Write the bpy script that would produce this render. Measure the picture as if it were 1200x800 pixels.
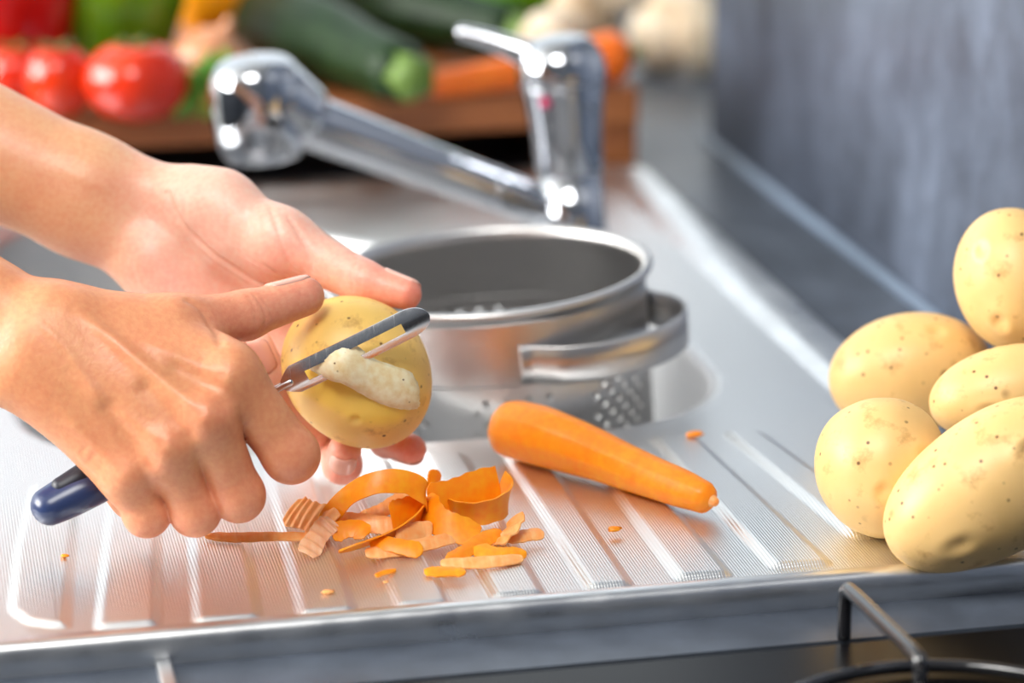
import bpy, bmesh, math, random
import numpy as np
from mathutils import Vector, Matrix
from mathutils.bvhtree import BVHTree

for o in list(bpy.data.objects): bpy.data.objects.remove(o)
scene = bpy.context.scene
COL = scene.collection

# ------------------------------------------------------------------ camera
FPX = 3300.0; CAM_H = 0.432; PITCH = math.radians(17); YAW = math.radians(12.5)
Fv = np.array([math.sin(YAW)*math.cos(PITCH), math.cos(YAW)*math.cos(PITCH), -math.sin(PITCH)])
Rv = np.array([math.cos(YAW), -math.sin(YAW), 0.0]); Uv = np.cross(Rv, Fv)
Cv = np.array([0, 0, CAM_H])
cd = bpy.data.cameras.new('camera'); cam = bpy.data.objects.new('camera', cd); COL.objects.link(cam)
cd.sensor_width = 36; cd.lens = FPX/1200*36; cd.clip_start = .05; cd.clip_end = 50
M = Matrix.Identity(4)
for i in range(3):
    M[i][0] = Rv[i]; M[i][1] = Uv[i]; M[i][2] = -Fv[i]; M[i][3] = Cv[i]
cam.matrix_world = M
cd.dof.use_dof = True; cd.dof.focus_distance = 1.19; cd.dof.aperture_fstop = 4.2
scene.camera = cam

# ------------------------------------------------------------------ light
w = bpy.data.worlds.new('room_light'); scene.world = w; w.use_nodes = True
w.node_tree.nodes['Background'].inputs[0].default_value = (.88, .95, 1, 1)
w.node_tree.nodes['Background'].inputs[1].default_value = 1.4
def area(name, loc, target, sx, sy, energy, color=(1, 1, 1)):
    l = bpy.data.lights.new(name, 'AREA'); l.shape = 'RECTANGLE'; l.size = sx; l.size_y = sy
    l.energy = energy; l.color = color
    o = bpy.data.objects.new(name, l); COL.objects.link(o); o.location = loc
    o.rotation_euler = (Vector(target)-Vector(loc)).to_track_quat('-Z', 'Y').to_euler()
    return o
# daylight in the left window opening (wall_left, window_2) and the lamp on the ceiling, both in the planes they belong to
area('window_left_offscreen', (-2.40, 1.65, .975), (0, 1.65, .975), 1.62, 1.17, 130, (1, .98, .95))
area('ceiling_lamp_offscreen', (-.45, .15, 1.685), (-.45, .1501, 0), .8, .8, 34, (1, .98, .95))
scene.view_settings.view_transform = 'Standard'; scene.view_settings.look = 'None'
scene.view_settings.exposure = 0.15; scene.view_settings.gamma = 1

# ------------------------------------------------------------------ geometry helpers
def at(px, py, d):
    return Cv + d*(Fv + Rv*(px-600)/FPX - Uv*(py-400)/FPX)
def on(px, py, z=0.0):
    v = Fv + Rv*(px-600)/FPX - Uv*(py-400)/FPX
    return Cv + v*(z-CAM_H)/v[2]
def unit(v):
    v = np.asarray(v, float); return v/np.linalg.norm(v)
def mesh_obj(name, verts, faces, mat, parent=None, smooth=True):
    me = bpy.data.meshes.new(name)
    me.from_pydata([tuple(map(float, v)) for v in verts], [], [tuple(map(int, f)) for f in faces])
    me.update()
    if smooth: me.polygons.foreach_set('use_smooth', [True]*len(me.polygons))
    o = bpy.data.objects.new(name, me); COL.objects.link(o)
    if mat: me.materials.append(mat)
    if parent:
        o.parent = parent; o.matrix_parent_inverse = Matrix.Translation(parent.location).inverted()
    return o
def fix_normals(o):
    bm = bmesh.new(); bm.from_mesh(o.data); bmesh.ops.recalc_face_normals(bm, faces=bm.faces)
    bm.to_mesh(o.data); bm.free(); return o
def empty(name, loc):
    o = bpy.data.objects.new(name, None); COL.objects.link(o); o.location = tuple(map(float, loc))
    o.empty_display_size = .02; return o
def tag(o, label, cat, group=None):
    o['label'] = label; o['category'] = cat
    if group: o['group'] = group
    return o
def structure(o): o['kind'] = 'structure'; return o
def catmull(pts, n):
    p = np.asarray(pts, float); k = len(p)
    if k == 2:
        t = np.linspace(0, 1, n)[:, None]; return p[0]*(1-t)+p[1]*t
    q = np.vstack([2*p[0]-p[1], p, 2*p[-1]-p[-2]])
    out = []
    for s in np.linspace(0, k-1-1e-9, n):
        i = int(s); t = s-i; a, b, c, d = q[i], q[i+1], q[i+2], q[i+3]
        out.append(.5*((2*b)+(-a+c)*t+(2*a-5*b+4*c-d)*t*t+(-a+3*b-3*c+d)*t**3))
    return np.array(out)
def frames(path):
    T = np.gradient(path, axis=0); T /= np.linalg.norm(T, axis=1)[:, None]
    n = np.cross(T[0], [0, 0, 1.0])
    if np.linalg.norm(n) < 1e-3: n = np.cross(T[0], [1.0, 0, 0])
    N = [unit(n)]
    for i in range(1, len(path)):
        m = N[-1]-T[i]*np.dot(N[-1], T[i]); N.append(unit(m))
    N = np.array(N); return T, N, np.cross(T, N)
def tube(pts, radii, n=24, seg=32, flat=None, section=None, round_ends=True):
    """swept tube: list of verts, faces; radii interpolated along the path; flat = squash of the binormal"""
    path = catmull(pts, n); r = catmull(np.array(radii)[:, None]*np.ones((1, 3)), n)[:, 0] if len(radii) > 1 else np.full(n, radii[0])
    if round_ends:
        T, _, _ = frames(path); k = 5
        a = np.linspace(0.02, math.pi/2, k, endpoint=False)
        p0 = [path[0]-T[0]*r[0]*.8*math.cos(x) for x in a]; r0 = [r[0]*math.sin(x) for x in a]
        p1 = [path[-1]+T[-1]*r[-1]*.8*math.cos(x) for x in a[::-1]]; r1 = [r[-1]*math.sin(x) for x in a[::-1]]
        path = np.vstack([p0, path, p1]); r = np.concatenate([r0, r, r1])
    T, N, B = frames(path); V = []; Fc = []
    f = np.ones(len(path)) if flat is None else np.interp(np.linspace(0, 1, len(path)), np.linspace(0, 1, len(flat)), flat)
    for i in range(len(path)):
        for j in range(seg):
            a = 2*math.pi*j/seg; s = 1 if section is None else section(a, i/(len(path)-1))
            V.append(path[i]+(N[i]*math.cos(a)+B[i]*math.sin(a)*f[i])*r[i]*s)
    m = len(path)
    for i in range(m-1):
        for j in range(seg):
            Fc.append((i*seg+j, i*seg+(j+1) % seg, (i+1)*seg+(j+1) % seg, (i+1)*seg+j))
    Fc.append(tuple(range(seg))[::-1]); Fc.append(tuple((m-1)*seg+j for j in range(seg)))
    return V, Fc
def lathe(profile, seg=48, M3=np.eye(3), org=(0, 0, 0), mod=None, closed=False):
    """profile: (radius, height) list revolved round local z; M3 columns = local axes"""
    V = []; Fc = []; m = len(profile)
    for i, (r, h) in enumerate(profile):
        for j in range(seg):
            a = 2*math.pi*j/seg; k = 1 if mod is None else mod(a, i/(m-1))
            V.append(np.asarray(org)+M3 @ np.array([r*k*math.cos(a), r*k*math.sin(a), h]))
    for i in range(m-1):
        for j in range(seg):
            Fc.append((i*seg+j, i*seg+(j+1) % seg, (i+1)*seg+(j+1) % seg, (i+1)*seg+j))
    if closed:
        for j in range(seg):
            Fc.append(((m-1)*seg+j, (m-1)*seg+(j+1) % seg, (j+1) % seg, j))
    else:
        Fc.append(tuple(range(seg))[::-1]); Fc.append(tuple((m-1)*seg+j for j in range(seg)))
    return V, Fc
def box(x0, x1, y0, y1, z0, z1):
    V = [(x, y, z) for z in (z0, z1) for y in (y0, y1) for x in (x0, x1)]
    return V, [(0, 2, 3, 1), (4, 5, 7, 6), (0, 1, 5, 4), (2, 6, 7, 3), (0, 4, 6, 2), (1, 3, 7, 5)]
def bevel(o, wd, seg=3):
    m = o.modifiers.new('bevel', 'BEVEL'); m.width = wd; m.segments = seg; m.limit_method = 'ANGLE'; return o
def join_geo(parts):
    V = []; Fc = []
    for v, f in parts:
        k = len(V); V += list(v); Fc += [tuple(i+k for i in q) for q in f]
    return V, Fc
def basis(z, x=(1, 0, 0)):
    z = unit(z); x = np.asarray(x, float); x = unit(x-z*np.dot(x, z)); return np.column_stack([x, np.cross(z, x), z])

# ------------------------------------------------------------------ materials
def lin(r, g, b):
    return tuple(((c/255)/12.92 if c/255 <= .04045 else ((c/255+.055)/1.055)**2.4) for c in (r, g, b))+(1,)
class MT:
    def __init__(s, name, color, rough=.5, metal=0, **kw):
        s.m = bpy.data.materials.new(name); s.m.use_nodes = True; s.nt = s.m.node_tree
        s.b = s.nt.nodes['Principled BSDF']; s.b.inputs['Base Color'].default_value = color
        s.b.inputs['Roughness'].default_value = rough; s.b.inputs['Metallic'].default_value = metal
        for k, v in kw.items(): s.b.inputs[k.replace('_', ' ')].default_value = v
        s.color = color
    def n(s, t, **kw):
        x = s.nt.nodes.new(t)
        for k, v in kw.items():
            if hasattr(x, k) and k not in x.inputs: setattr(x, k, v)
            else: x.inputs[k].default_value = v
        return x
    def l(s, a, b): s.nt.links.new(a, b)
    def coord(s, scale=(1, 1, 1), space='Object'):
        t = s.n('ShaderNodeTexCoord'); mp = s.n('ShaderNodeMapping'); mp.inputs['Scale'].default_value = scale
        s.l(t.outputs[space], mp.inputs['Vector']); return mp.outputs[0]
    def noise(s, scale, detail=4, vec=None, rough=.5):
        x = s.n('ShaderNodeTexNoise'); x.inputs['Scale'].default_value = scale; x.inputs['Detail'].default_value = detail
        x.inputs['Roughness'].default_value = rough
        s.l(vec if vec is not None else s.coord(), x.inputs['Vector']); return x.outputs['Fac']
    def ramp(s, fac, stops):
        r = s.n('ShaderNodeValToRGB'); e = r.color_ramp.elements
        while len(e) < len(stops): e.new(.5)
        for i, (p, c) in enumerate(stops): e[i].position = p; e[i].color = c
        s.l(fac, r.inputs[0]); return r.outputs[0]
    def mix(s, fac, a, b, mode='MIX'):
        x = s.n('ShaderNodeMix'); x.data_type = 'RGBA'; x.blend_type = mode
        for v, i in ((fac, 0), (a, 6), (b, 7)):
            if hasattr(v, 'is_linked') or hasattr(v, 'links'): s.l(v, x.inputs[i])
            else: x.inputs[i].default_value = v
        return x.outputs[2]
    def base(s, c): s.l(c, s.b.inputs['Base Color']); return s
    def bump(s, h, strength=.3, dist=.001):
        x = s.n('ShaderNodeBump'); x.inputs['Strength'].default_value = strength; x.inputs['Distance'].default_value = dist
        s.l(h, x.inputs['Height'])
        if s.b.inputs['Normal'].is_linked: s.l(s.b.inputs['Normal'].links[0].from_socket, x.inputs['Normal'])
        s.l(x.outputs[0], s.b.inputs['Normal']); return s
    def rough(s, sock): s.l(sock, s.b.inputs['Roughness']); return s
def g(v): return (v, v, v, 1)

def steel_linen():
    t = MT('linen_stainless_steel', (.80, .81, .815, 1), .36, 1)
    wv = t.n('ShaderNodeTexWave'); wv.wave_type = 'BANDS'; wv.bands_direction = 'X'
    wv.inputs['Scale'].default_value = 250; t.l(t.coord(), wv.inputs['Vector'])
    w2 = t.n('ShaderNodeTexWave'); w2.wave_type = 'BANDS'; w2.bands_direction = 'Y'
    w2.inputs['Scale'].default_value = 250; t.l(t.coord(), w2.inputs['Vector'])
    t.bump(wv.outputs['Fac'], .32, .0004); t.bump(w2.outputs['Fac'], .16, .0004)
    nz = t.noise(14, 3); t.rough(t.ramp(nz, [(.3, g(.32)), (.7, g(.40))]))
    return t.m
def steel(name, rough=.22, col=(.78, .78, .77, 1), stretch=(1, 1, 60), amt=.08):
    t = MT(name, col, rough, 1)
    nz = t.noise(8, 4, t.coord((stretch[0]*6, stretch[1]*6, stretch[2]*6)))
    t.rough(t.ramp(nz, [(.3, g(rough*.75)), (.7, g(rough*1.3))])); t.bump(nz, amt, .0003); return t.m
def chrome(name='polished_chrome', rough=.04, col=(.56, .58, .62, 1)): return MT(name, col, rough, 1).m
def slate(name, base, light):
    t = MT(name, base, .32)
    n1 = t.noise(5, 6, t.coord((1, 1, .55)), .6); n2 = t.noise(40, 5, t.coord(), .65)
    c = t.ramp(n1, [(.3, base), (.55, tuple(.55*a+.45*b for a, b in zip(base, light))), (.75, light)])
    c2 = t.mix(.35, c, t.ramp(n2, [(.35, g(.35)), (.7, g(.9))]), 'OVERLAY'); t.base(c2)
    t.rough(t.ramp(n1, [(.3, g(.28)), (.7, g(.45))])); t.bump(n2, .05, .002); return t.m
def potato_mat(name, base=lin(232, 191, 124), attr=False):
    t = MT(name, base, .42); t.b.inputs['Subsurface Weight'].default_value = .12
    t.b.inputs['Subsurface Radius'].default_value = (.006, .004, .001); t.b.inputs['Subsurface Scale'].default_value = 1
    co = t.coord()
    n1 = t.noise(38, 4, co); pale = tuple(min(1, c*1.10+.02) for c in base[:3])+(1,)
    c = t.mix(t.ramp(n1, [(.35, g(0)), (.7, g(1))]), base, pale)
    n2 = t.noise(75, 5, co, .65); blot = t.ramp(n2, [(.56, g(0)), (.70, g(.6))]); 
    c = t.mix(blot, c, lin(176, 124, 62))
    v = t.n('ShaderNodeTexVoronoi'); v.inputs['Scale'].default_value = 150; t.l(co, v.inputs['Vector'])
    sp = t.ramp(v.outputs['Distance'], [(.07, g(1)), (.16, g(0))])
    keep = t.ramp(t.noise(60, 2, co), [(.36, g(0)), (.43, g(1))])
    mm = t.mix(1.0, sp, keep, 'MULTIPLY'); c = t.mix(mm, c, lin(112, 74, 36))
    v2 = t.n('ShaderNodeTexVoronoi'); v2.inputs['Scale'].default_value = 58; t.l(co, v2.inputs['Vector'])
    s2 = t.ramp(v2.outputs['Distance'], [(.05, g(.85)), (.17, g(0))]); k2 = t.ramp(t.noise(25, 2, co), [(.52, g(0)), (.57, g(1))])
    m2 = t.mix(1.0, s2, k2, 'MULTIPLY'); c = t.mix(m2, c, lin(120, 78, 40))
    if attr:
        a = t.n('ShaderNodeAttribute'); a.attribute_name = 'peeled'
        c = t.mix(a.outputs['Fac'], c, lin(246, 206, 92))
    t.base(c); t.bump(n2, .12, .001); t.bump(mm, -.25, .0006)
    return t.m
def veg(name, col, rough=.2, col2=None, scale=10, sss=.1, bump=.03, spec=.5):
    t = MT(name, col, rough); t.b.inputs['Specular IOR Level'].default_value = spec; t.b.inputs['Subsurface Weight'].default_value = sss
    t.b.inputs['Subsurface Radius'].default_value = (.006, .003, .001); t.b.inputs['Subsurface Scale'].default_value = 1
    nz = t.noise(scale, 4)
    t.base(t.ramp(nz, [(.3, col), (.72, col2 or tuple(min(1, c*1.35) for c in col[:3])+(1,))])); t.bump(nz, bump, .002); return t.m
def carrot_mat(name, c1, c2, stripes=260, rough=.42, axis='X', amt=.35):
    t = MT(name, c1, rough); t.b.inputs['Subsurface Weight'].default_value = .18
    t.b.inputs['Subsurface Radius'].default_value = (.006, .003, .0008); t.b.inputs['Subsurface Scale'].default_value = 1
    sc = (stripes, 25, 25); nz = t.noise(1, 4, t.coord(sc)); n2 = t.noise(300, 3)
    t.base(t.mix(.5, t.ramp(nz, [(.3, c1), (.7, c2)]), t.ramp(n2, [(.3, c1), (.7, c2)])))
    t.bump(nz, amt, .0006); t.bump(n2, .25, .0005); return t.m
def wood(name, dark, light):
    t = MT(name, light, .5); co = t.coord((3, 26, 26)); nz = t.noise(3, 6, co, .6)
    t.base(t.ramp(nz, [(.3, dark), (.7, light)])); t.bump(nz, .1, .001); return t.m
def skin_mat(name):
    t = MT(name, (.6, .35, .22, 1), .42)
    a = t.n('ShaderNodeAttribute'); a.attribute_name = 'skin'
    n1 = t.noise(45, 4); n2 = t.noise(420, 3)
    c = t.mix(.16, a.outputs['Color'], t.ramp(n1, [(.3, lin(200, 120, 95)), (.7, lin(245, 210, 175))]), 'OVERLAY')
    c = t.mix(.14, c, t.ramp(n2, [(.35, g(.25)), (.65, g(.85))]), 'OVERLAY'); t.base(c)
    t.b.inputs['Subsurface Weight'].default_value = .2
    t.b.inputs['Subsurface Radius'].default_value = (.0075, .003, .0015); t.b.inputs['Subsurface Scale'].default_value = .8
    v = t.n('ShaderNodeTexVoronoi'); v.inputs['Scale'].default_value = 900; t.l(t.coord(), v.inputs['Vector'])
    t.bump(v.outputs['Distance'], .16, .0004); t.bump(n2, .2, .0004)
    t.bump(t.noise(130, 3, t.coord((1, 1, 1))), .12, .0012)
    t.rough(t.ramp(n1, [(.3, g(.36)), (.7, g(.5))]))
    return t.m

m_linen = steel_linen(); m_rimsteel = steel('brushed_rim_steel', .34, (.74, .75, .76, 1), (1, 1, 1), 0.0)
m_bowl = steel('satin_bowl_steel', .44, (.68, .69, .70, 1), (1, 1, 20), .04)
tb = MT('brushed_steel', (.68, .67, .665, 1), .30, 1, Anisotropic=.85)
tg = tb.n('ShaderNodeTangent'); tg.direction_type = 'RADIAL'; tg.axis = 'Z'; tb.l(tg.outputs[0], tb.b.inputs['Tangent'])
m_brushed = tb.m; m_chrome = chrome()
m_bladesteel = steel('blade_steel', .22, (.66, .67, .69, 1), (20, 1, 1), .03)
m_slate_top = slate('slate_worktop_surface', lin(54, 60, 70), lin(92, 100, 112))
m_slate_wall = slate('slate_wall_panel', lin(28, 33, 43), lin(108, 118, 136))
m_seal = MT('pale_silicone', lin(112, 128, 148), .3).m
m_white = MT('white_paint', lin(238, 240, 236), .6).m
m_floor = MT('grey_floor_tile', lin(74, 70, 66), .5).m
m_darkwall = MT('dark_reflected_paint', lin(70, 74, 82), .6).m  # invented dark tone for the unseen walls, so the chrome reflects dark
m_potato = potato_mat('yellow_potato_skin'); m_potato2 = potato_mat('held_potato_skin', lin(236, 194, 104), True)

# ------------------------------------------------------------------ room
structure(mesh_obj('wall_right', *box(.552, .66, -1.2, 1.85, -.9, 1.7), m_slate_wall, smooth=False))
m_ceil = MT('ceiling_paint', lin(190, 190, 188), .7).m
def wall_with_window(name, wname, x0, x1, y0, y1, z0, z1, wx0, wx1, wz0, wz1, along='x'):
    if along == 'x': bb = [(x0, wx0, y0, y1, z0, z1), (wx1, x1, y0, y1, z0, z1), (wx0, wx1, y0, y1, z0, wz0), (wx0, wx1, y0, y1, wz1, z1)]
    else: bb = [(x0, x1, y0, wx0, z0, z1), (x0, x1, wx1, y1, z0, z1), (x0, x1, wx0, wx1, z0, wz0), (x0, x1, wx0, wx1, wz1, z1)]
    structure(mesh_obj(name, *join_geo([box(*b) for b in bb]), m_white if along == 'x' else m_darkwall, smooth=False))
    t = .035
    if along == 'x': fr = [(wx0, wx0+t, y0, y1, wz0, wz1), (wx1-t, wx1, y0, y1, wz0, wz1), (wx0, wx1, y0, y1, wz0, wz0+t), (wx0, wx1, y0, y1, wz1-t, wz1), ((wx0+wx1)/2-t/2, (wx0+wx1)/2+t/2, y0, y1, wz0, wz1)]
    else: fr = [(x0, x1, wx0, wx0+t, wz0, wz1), (x0, x1, wx1-t, wx1, wz0, wz1), (x0, x1, wx0, wx1, wz0, wz0+t), (x0, x1, wx0, wx1, wz1-t, wz1)]
    w_ = structure(mesh_obj(wname, *join_geo([box(*b) for b in fr]), m_white, smooth=False))
wall_with_window('wall_back', 'window_1', -2.4, 1.7, 2.6, 2.7, -.9, 1.7, -1.0, 1.5, .12, 1.55)
wall_with_window('wall_left', 'window_2', -2.5, -2.4, -1.3, 2.7, -.9, 1.7, .8, 2.5, .35, 1.6, 'y')
structure(mesh_obj('wall_front', *box(-2.4, .66, -1.3, -1.2, -.9, 1.7), m_darkwall, smooth=False))
structure(mesh_obj('floor', *box(-2.4, 1.7, -1.3, 2.7, -1.0, -.9), m_floor, smooth=False))
structure(mesh_obj('wall_end', *box(1.7, 1.8, 1.74, 2.7, -.9, 1.7), m_white, smooth=False))
structure(mesh_obj('wall_return', *box(.66, 1.7, 1.74, 1.85, -.9, 1.7), m_white, smooth=False))
structure(mesh_obj('ceiling', *box(-2.5, 1.8, -1.3, 2.7, 1.7, 1.78), m_ceil, smooth=False))

WT = -.010                                    # worktop height; the sink deck is z = 0
SX0, SX1, SY0, SY1 = -.03, .474, 1.019, 1.745
wt = empty('slate_worktop', (.26, 1.0, WT)); tag(wt, 'dark blue-grey slate worktop around the sink and hob, along the wall', 'worktop')
o = mesh_obj('worktop_slab', *box(SX1-.012, .552, -.4, 2.599, -.05, WT), m_slate_top, wt, False)
bevel(tag(mesh_obj('worktop_return', *box(.5525, 1.2, 1.851, 2.599, -.05, WT), m_slate_top, None, False), 'slate worktop running on beyond the end of the wall panel', 'worktop'), .001)
mesh_obj('worktop_slab', *box(-.05, SX1-.012, SY1-.012, 2.599, -.05, WT), m_slate_top, wt, False)
mesh_obj('worktop_slab', *box(-.05, SX1-.012, .986, SY0+.012, -.05, WT), m_slate_top, wt, False)
mesh_obj('worktop_slab', *box(-.05, SX0+.012, SY0+.012, SY1-.012, -.05, WT), m_slate_top, wt, False)
V, Fc = tube([(.5495, -.3, WT+.0012), (.5495, 1.85, WT+.0012)], [.0042, .0042], 4, 10)
mesh_obj('silicone_joint', V, Fc, m_seal, wt)
bevel(mesh_obj('joint_strip', *box(.0835, .0895, .94, SY0+.002, -.03, WT+.0035), m_rimsteel, wt, False), .001)
cab = empty('base_cabinet', (.26, 1.0, -.9)); tag(cab, 'white base cabinet carrying the slate worktop', 'cabinet')
mesh_obj('cabinet_body', *box(-.02, .552, -.4, 2.599, -.9, -.30), m_white, cab, False)
mesh_obj('front_rail', *box(-.02, 0.0, -.4, 2.599, -.30, -.05), m_white, cab, False)

# ------------------------------------------------------------------ sink
sink = empty('kitchen_sink', (.22, 1.38, 0)); tag(sink, 'stainless steel inset sink with ribbed drainboard and round-cornered bowl', 'sink')
BC = np.array([.2205, 1.415])                 # bowl centre
def rrect(x0, x1, y0, y1, r, a):
    """distance from BC to a rounded rectangle along angle a"""
    c = np.array([(x0+x1)/2, (y0+y1)/2]); hx, hy = (x1-x0)/2, (y1-y0)/2; r = min(r, hx, hy)
    d = np.array([math.cos(a), math.sin(a)]); lo, hi = 0.0, 2.0
    for _ in range(40):
        m = (lo+hi)/2; p = np.abs(BC+d*m-c)-np.array([hx-r, hy-r])
        s = np.linalg.norm(np.maximum(p, 0))+min(max(p[0], p[1]), 0)-r
        if s < 0: lo = m
        else: hi = m
    return lo
NB = 360
ang = [2*math.pi*i/NB for i in range(NB)]
def loop(x0, x1, y0, y1, r, z):
    return [np.array([BC[0]+math.cos(a)*k, BC[1]+math.sin(a)*k, z]) for a in ang for k in [rrect(x0, x1, y0, y1, r, a)]]
def loops_mesh(loops, cap=False):
    V = []; Fc = []
    for L in loops: V += L
    for i in range(len(loops)-1):
        for j in range(NB):
            Fc.append((i*NB+j, i*NB+(j+1) % NB, (i+1)*NB+(j+1) % NB, (i+1)*NB+j))
    if cap: Fc.append(tuple((len(loops)-1)*NB+j for j in range(NB)))
    return V, Fc
RZ = .0035
def inset(d, z, r=.02, dn=None): return loop(SX0+d, SX1-d, SY0+(d if dn is None else dn), SY1-d, r, z)
rim = [inset(.001, WT-.002), inset(-.0005, WT+.003), inset(0, RZ-.003), inset(.0012, RZ-.0008), inset(.004, RZ, dn=.003),
       inset(.022, RZ, .025, .008), inset(.0235, RZ-.0004, .025, .009), inset(.031, .0004, .025, .0135), inset(.0325, 0, .025, .015)]
fix_normals(mesh_obj('rim', *loops_mesh(rim), m_rimsteel, sink))
BX0, BX1, BY0, BY1 = .043, .398, 1.229, 1.705
def bl(d, z, r):
    k = np.array([rrect(BX0+d, BX1-d, BY0+d, BY1-d, r, a) for a in ang])
    for i, a in enumerate(ang):                      # corner cut back to leave a ledge for the faucet
        c = (math.cos(a)+math.sin(a))*.7071
        if c > .05: k[i] = min(k[i], (1.318-d-(BC[0]+BC[1])*.7071)/c)
    for _ in range(6): k = (np.roll(k, 1)+np.roll(k, -1)+2*k)/4
    return [np.array([BC[0]+math.cos(a)*q, BC[1]+math.sin(a)*q, z]) for a, q in zip(ang, k)]
fix_normals(mesh_obj('deck', *loops_mesh([inset(.0325, 0, .025, .015), bl(-.0005, 0, .085)]), m_linen, sink, False))
bowl = [bl(-.0005, 0, .085)]+[bl(.006*math.sin(t), -.006*(1-math.cos(t)), .083) for t in np.linspace(.2, math.pi/2, 6)]
bowl += [bl(.008, -.06, .08), bl(.010, -.105, .08)]+[bl(.010+.03*(1-math.cos(t)), -.105-.03*math.sin(t), .07) for t in np.linspace(.2, math.pi/2, 7)]
bowl += [bl(.10, -.137, .05), bl(.15, -.139, .02)]
fix_normals(mesh_obj('bowl', *loops_mesh(bowl, True), m_bowl, sink))
# raised drying ridges: outline (near edge to far edge), each a plateau with sloped sides
def plateau(poly, h=.0024, slope=.0056, rad=.007):
    """convex outline in xy -> rounded plateau"""
    P = np.array(poly, float); n = len(P); ctr = P.mean(0)
    def ring(ins):
        L = []
        for i in range(n):
            a, b = P[i], P[(i+1) % n]; t = unit(b-a); nn = np.array([t[1], -t[0]])
            if np.dot(nn, (a+b)/2-ctr) < 0: nn = -nn
            L.append((a-nn*ins, t))
        Q = []
        for i in range(n):
            (a, t), (b, u) = L[i-1], L[i]; k = np.linalg.solve(np.column_stack([t, -u]), b-a); Q.append(a+t*k[0])
        out = []; rd = max(rad-ins, .0015)
        for i in range(n):
            a, b, c = Q[i-1], Q[i], Q[(i+1) % n]; u = unit(a-b); v = unit(c-b); r = min(rd, .45*np.linalg.norm(a-b), .45*np.linalg.norm(c-b))
            for w_ in np.linspace(0, 1, 6): out.append((1-w_)**2*(b+u*r)+2*w_*(1-w_)*b+w_*w_*(b+v*r))
        return out
    prof = [(slope*u, h*(u*u*(3-2*u))+.00004) for u in (0, .12, .25, .4, .5, .6, .75, .88, 1)]+[(slope*1.15, h+.00004)]
    V = []; Fc = []; m = 6*n
    for ins, z in prof: V += [(q[0], q[1], z) for q in ring(ins)]
    for k in range(len(prof)-1):
        for i in range(m): Fc.append((k*m+i, k*m+(i+1) % m, (k+1)*m+(i+1) % m, (k+1)*m+i))
    Fc.append(tuple((len(prof)-1)*m+i for i in range(m)))
    return V, Fc
# x at the near end (left, right) and x at the far end, from the fan of the ridges
ridges = [((.0597, .0885), (.0810, .1060), 1.033), ((.0985, .1285), (.1150, .1410), 1.030), ((.1400, .1665), (.1510, .1760), 1.029),
          ((.1790, .2045), (.1870, .2110), 1.0285), ((.2190, .2445), (.2230, .2470), 1.030), ((.2590, .2815), (.2610, .2830), 1.0315),
          ((.2975, .3245), (.2975, .3195), 1.034), ((.3395, .3690), (.3330, .3580), 1.0375), ((.3830, .4100), (.3690, .3900), 1.064)]
for (a, b), (c, d), yn in ridges:
    mesh_obj('raised_ridge', *plateau([(a, yn), (b, yn-.001), (d, 1.212), (c, 1.214)]), m_linen, sink)
mesh_obj('raised_ridge', *plateau([(.028, 1.062), (.034, 1.046), (.046, 1.039), (.0535, 1.0385), (.070, 1.212), (.046, 1.212), (.034, 1.13)]), m_linen, sink)
V, Fc = lathe([(.001, -.1385), (.018, -.1385), (.036, -.1375), (.040, -.137), (.041, -.139)], 40, org=(BC[0], BC[1], 0))
mesh_obj('drain', V, Fc, m_chrome, sink)

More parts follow.
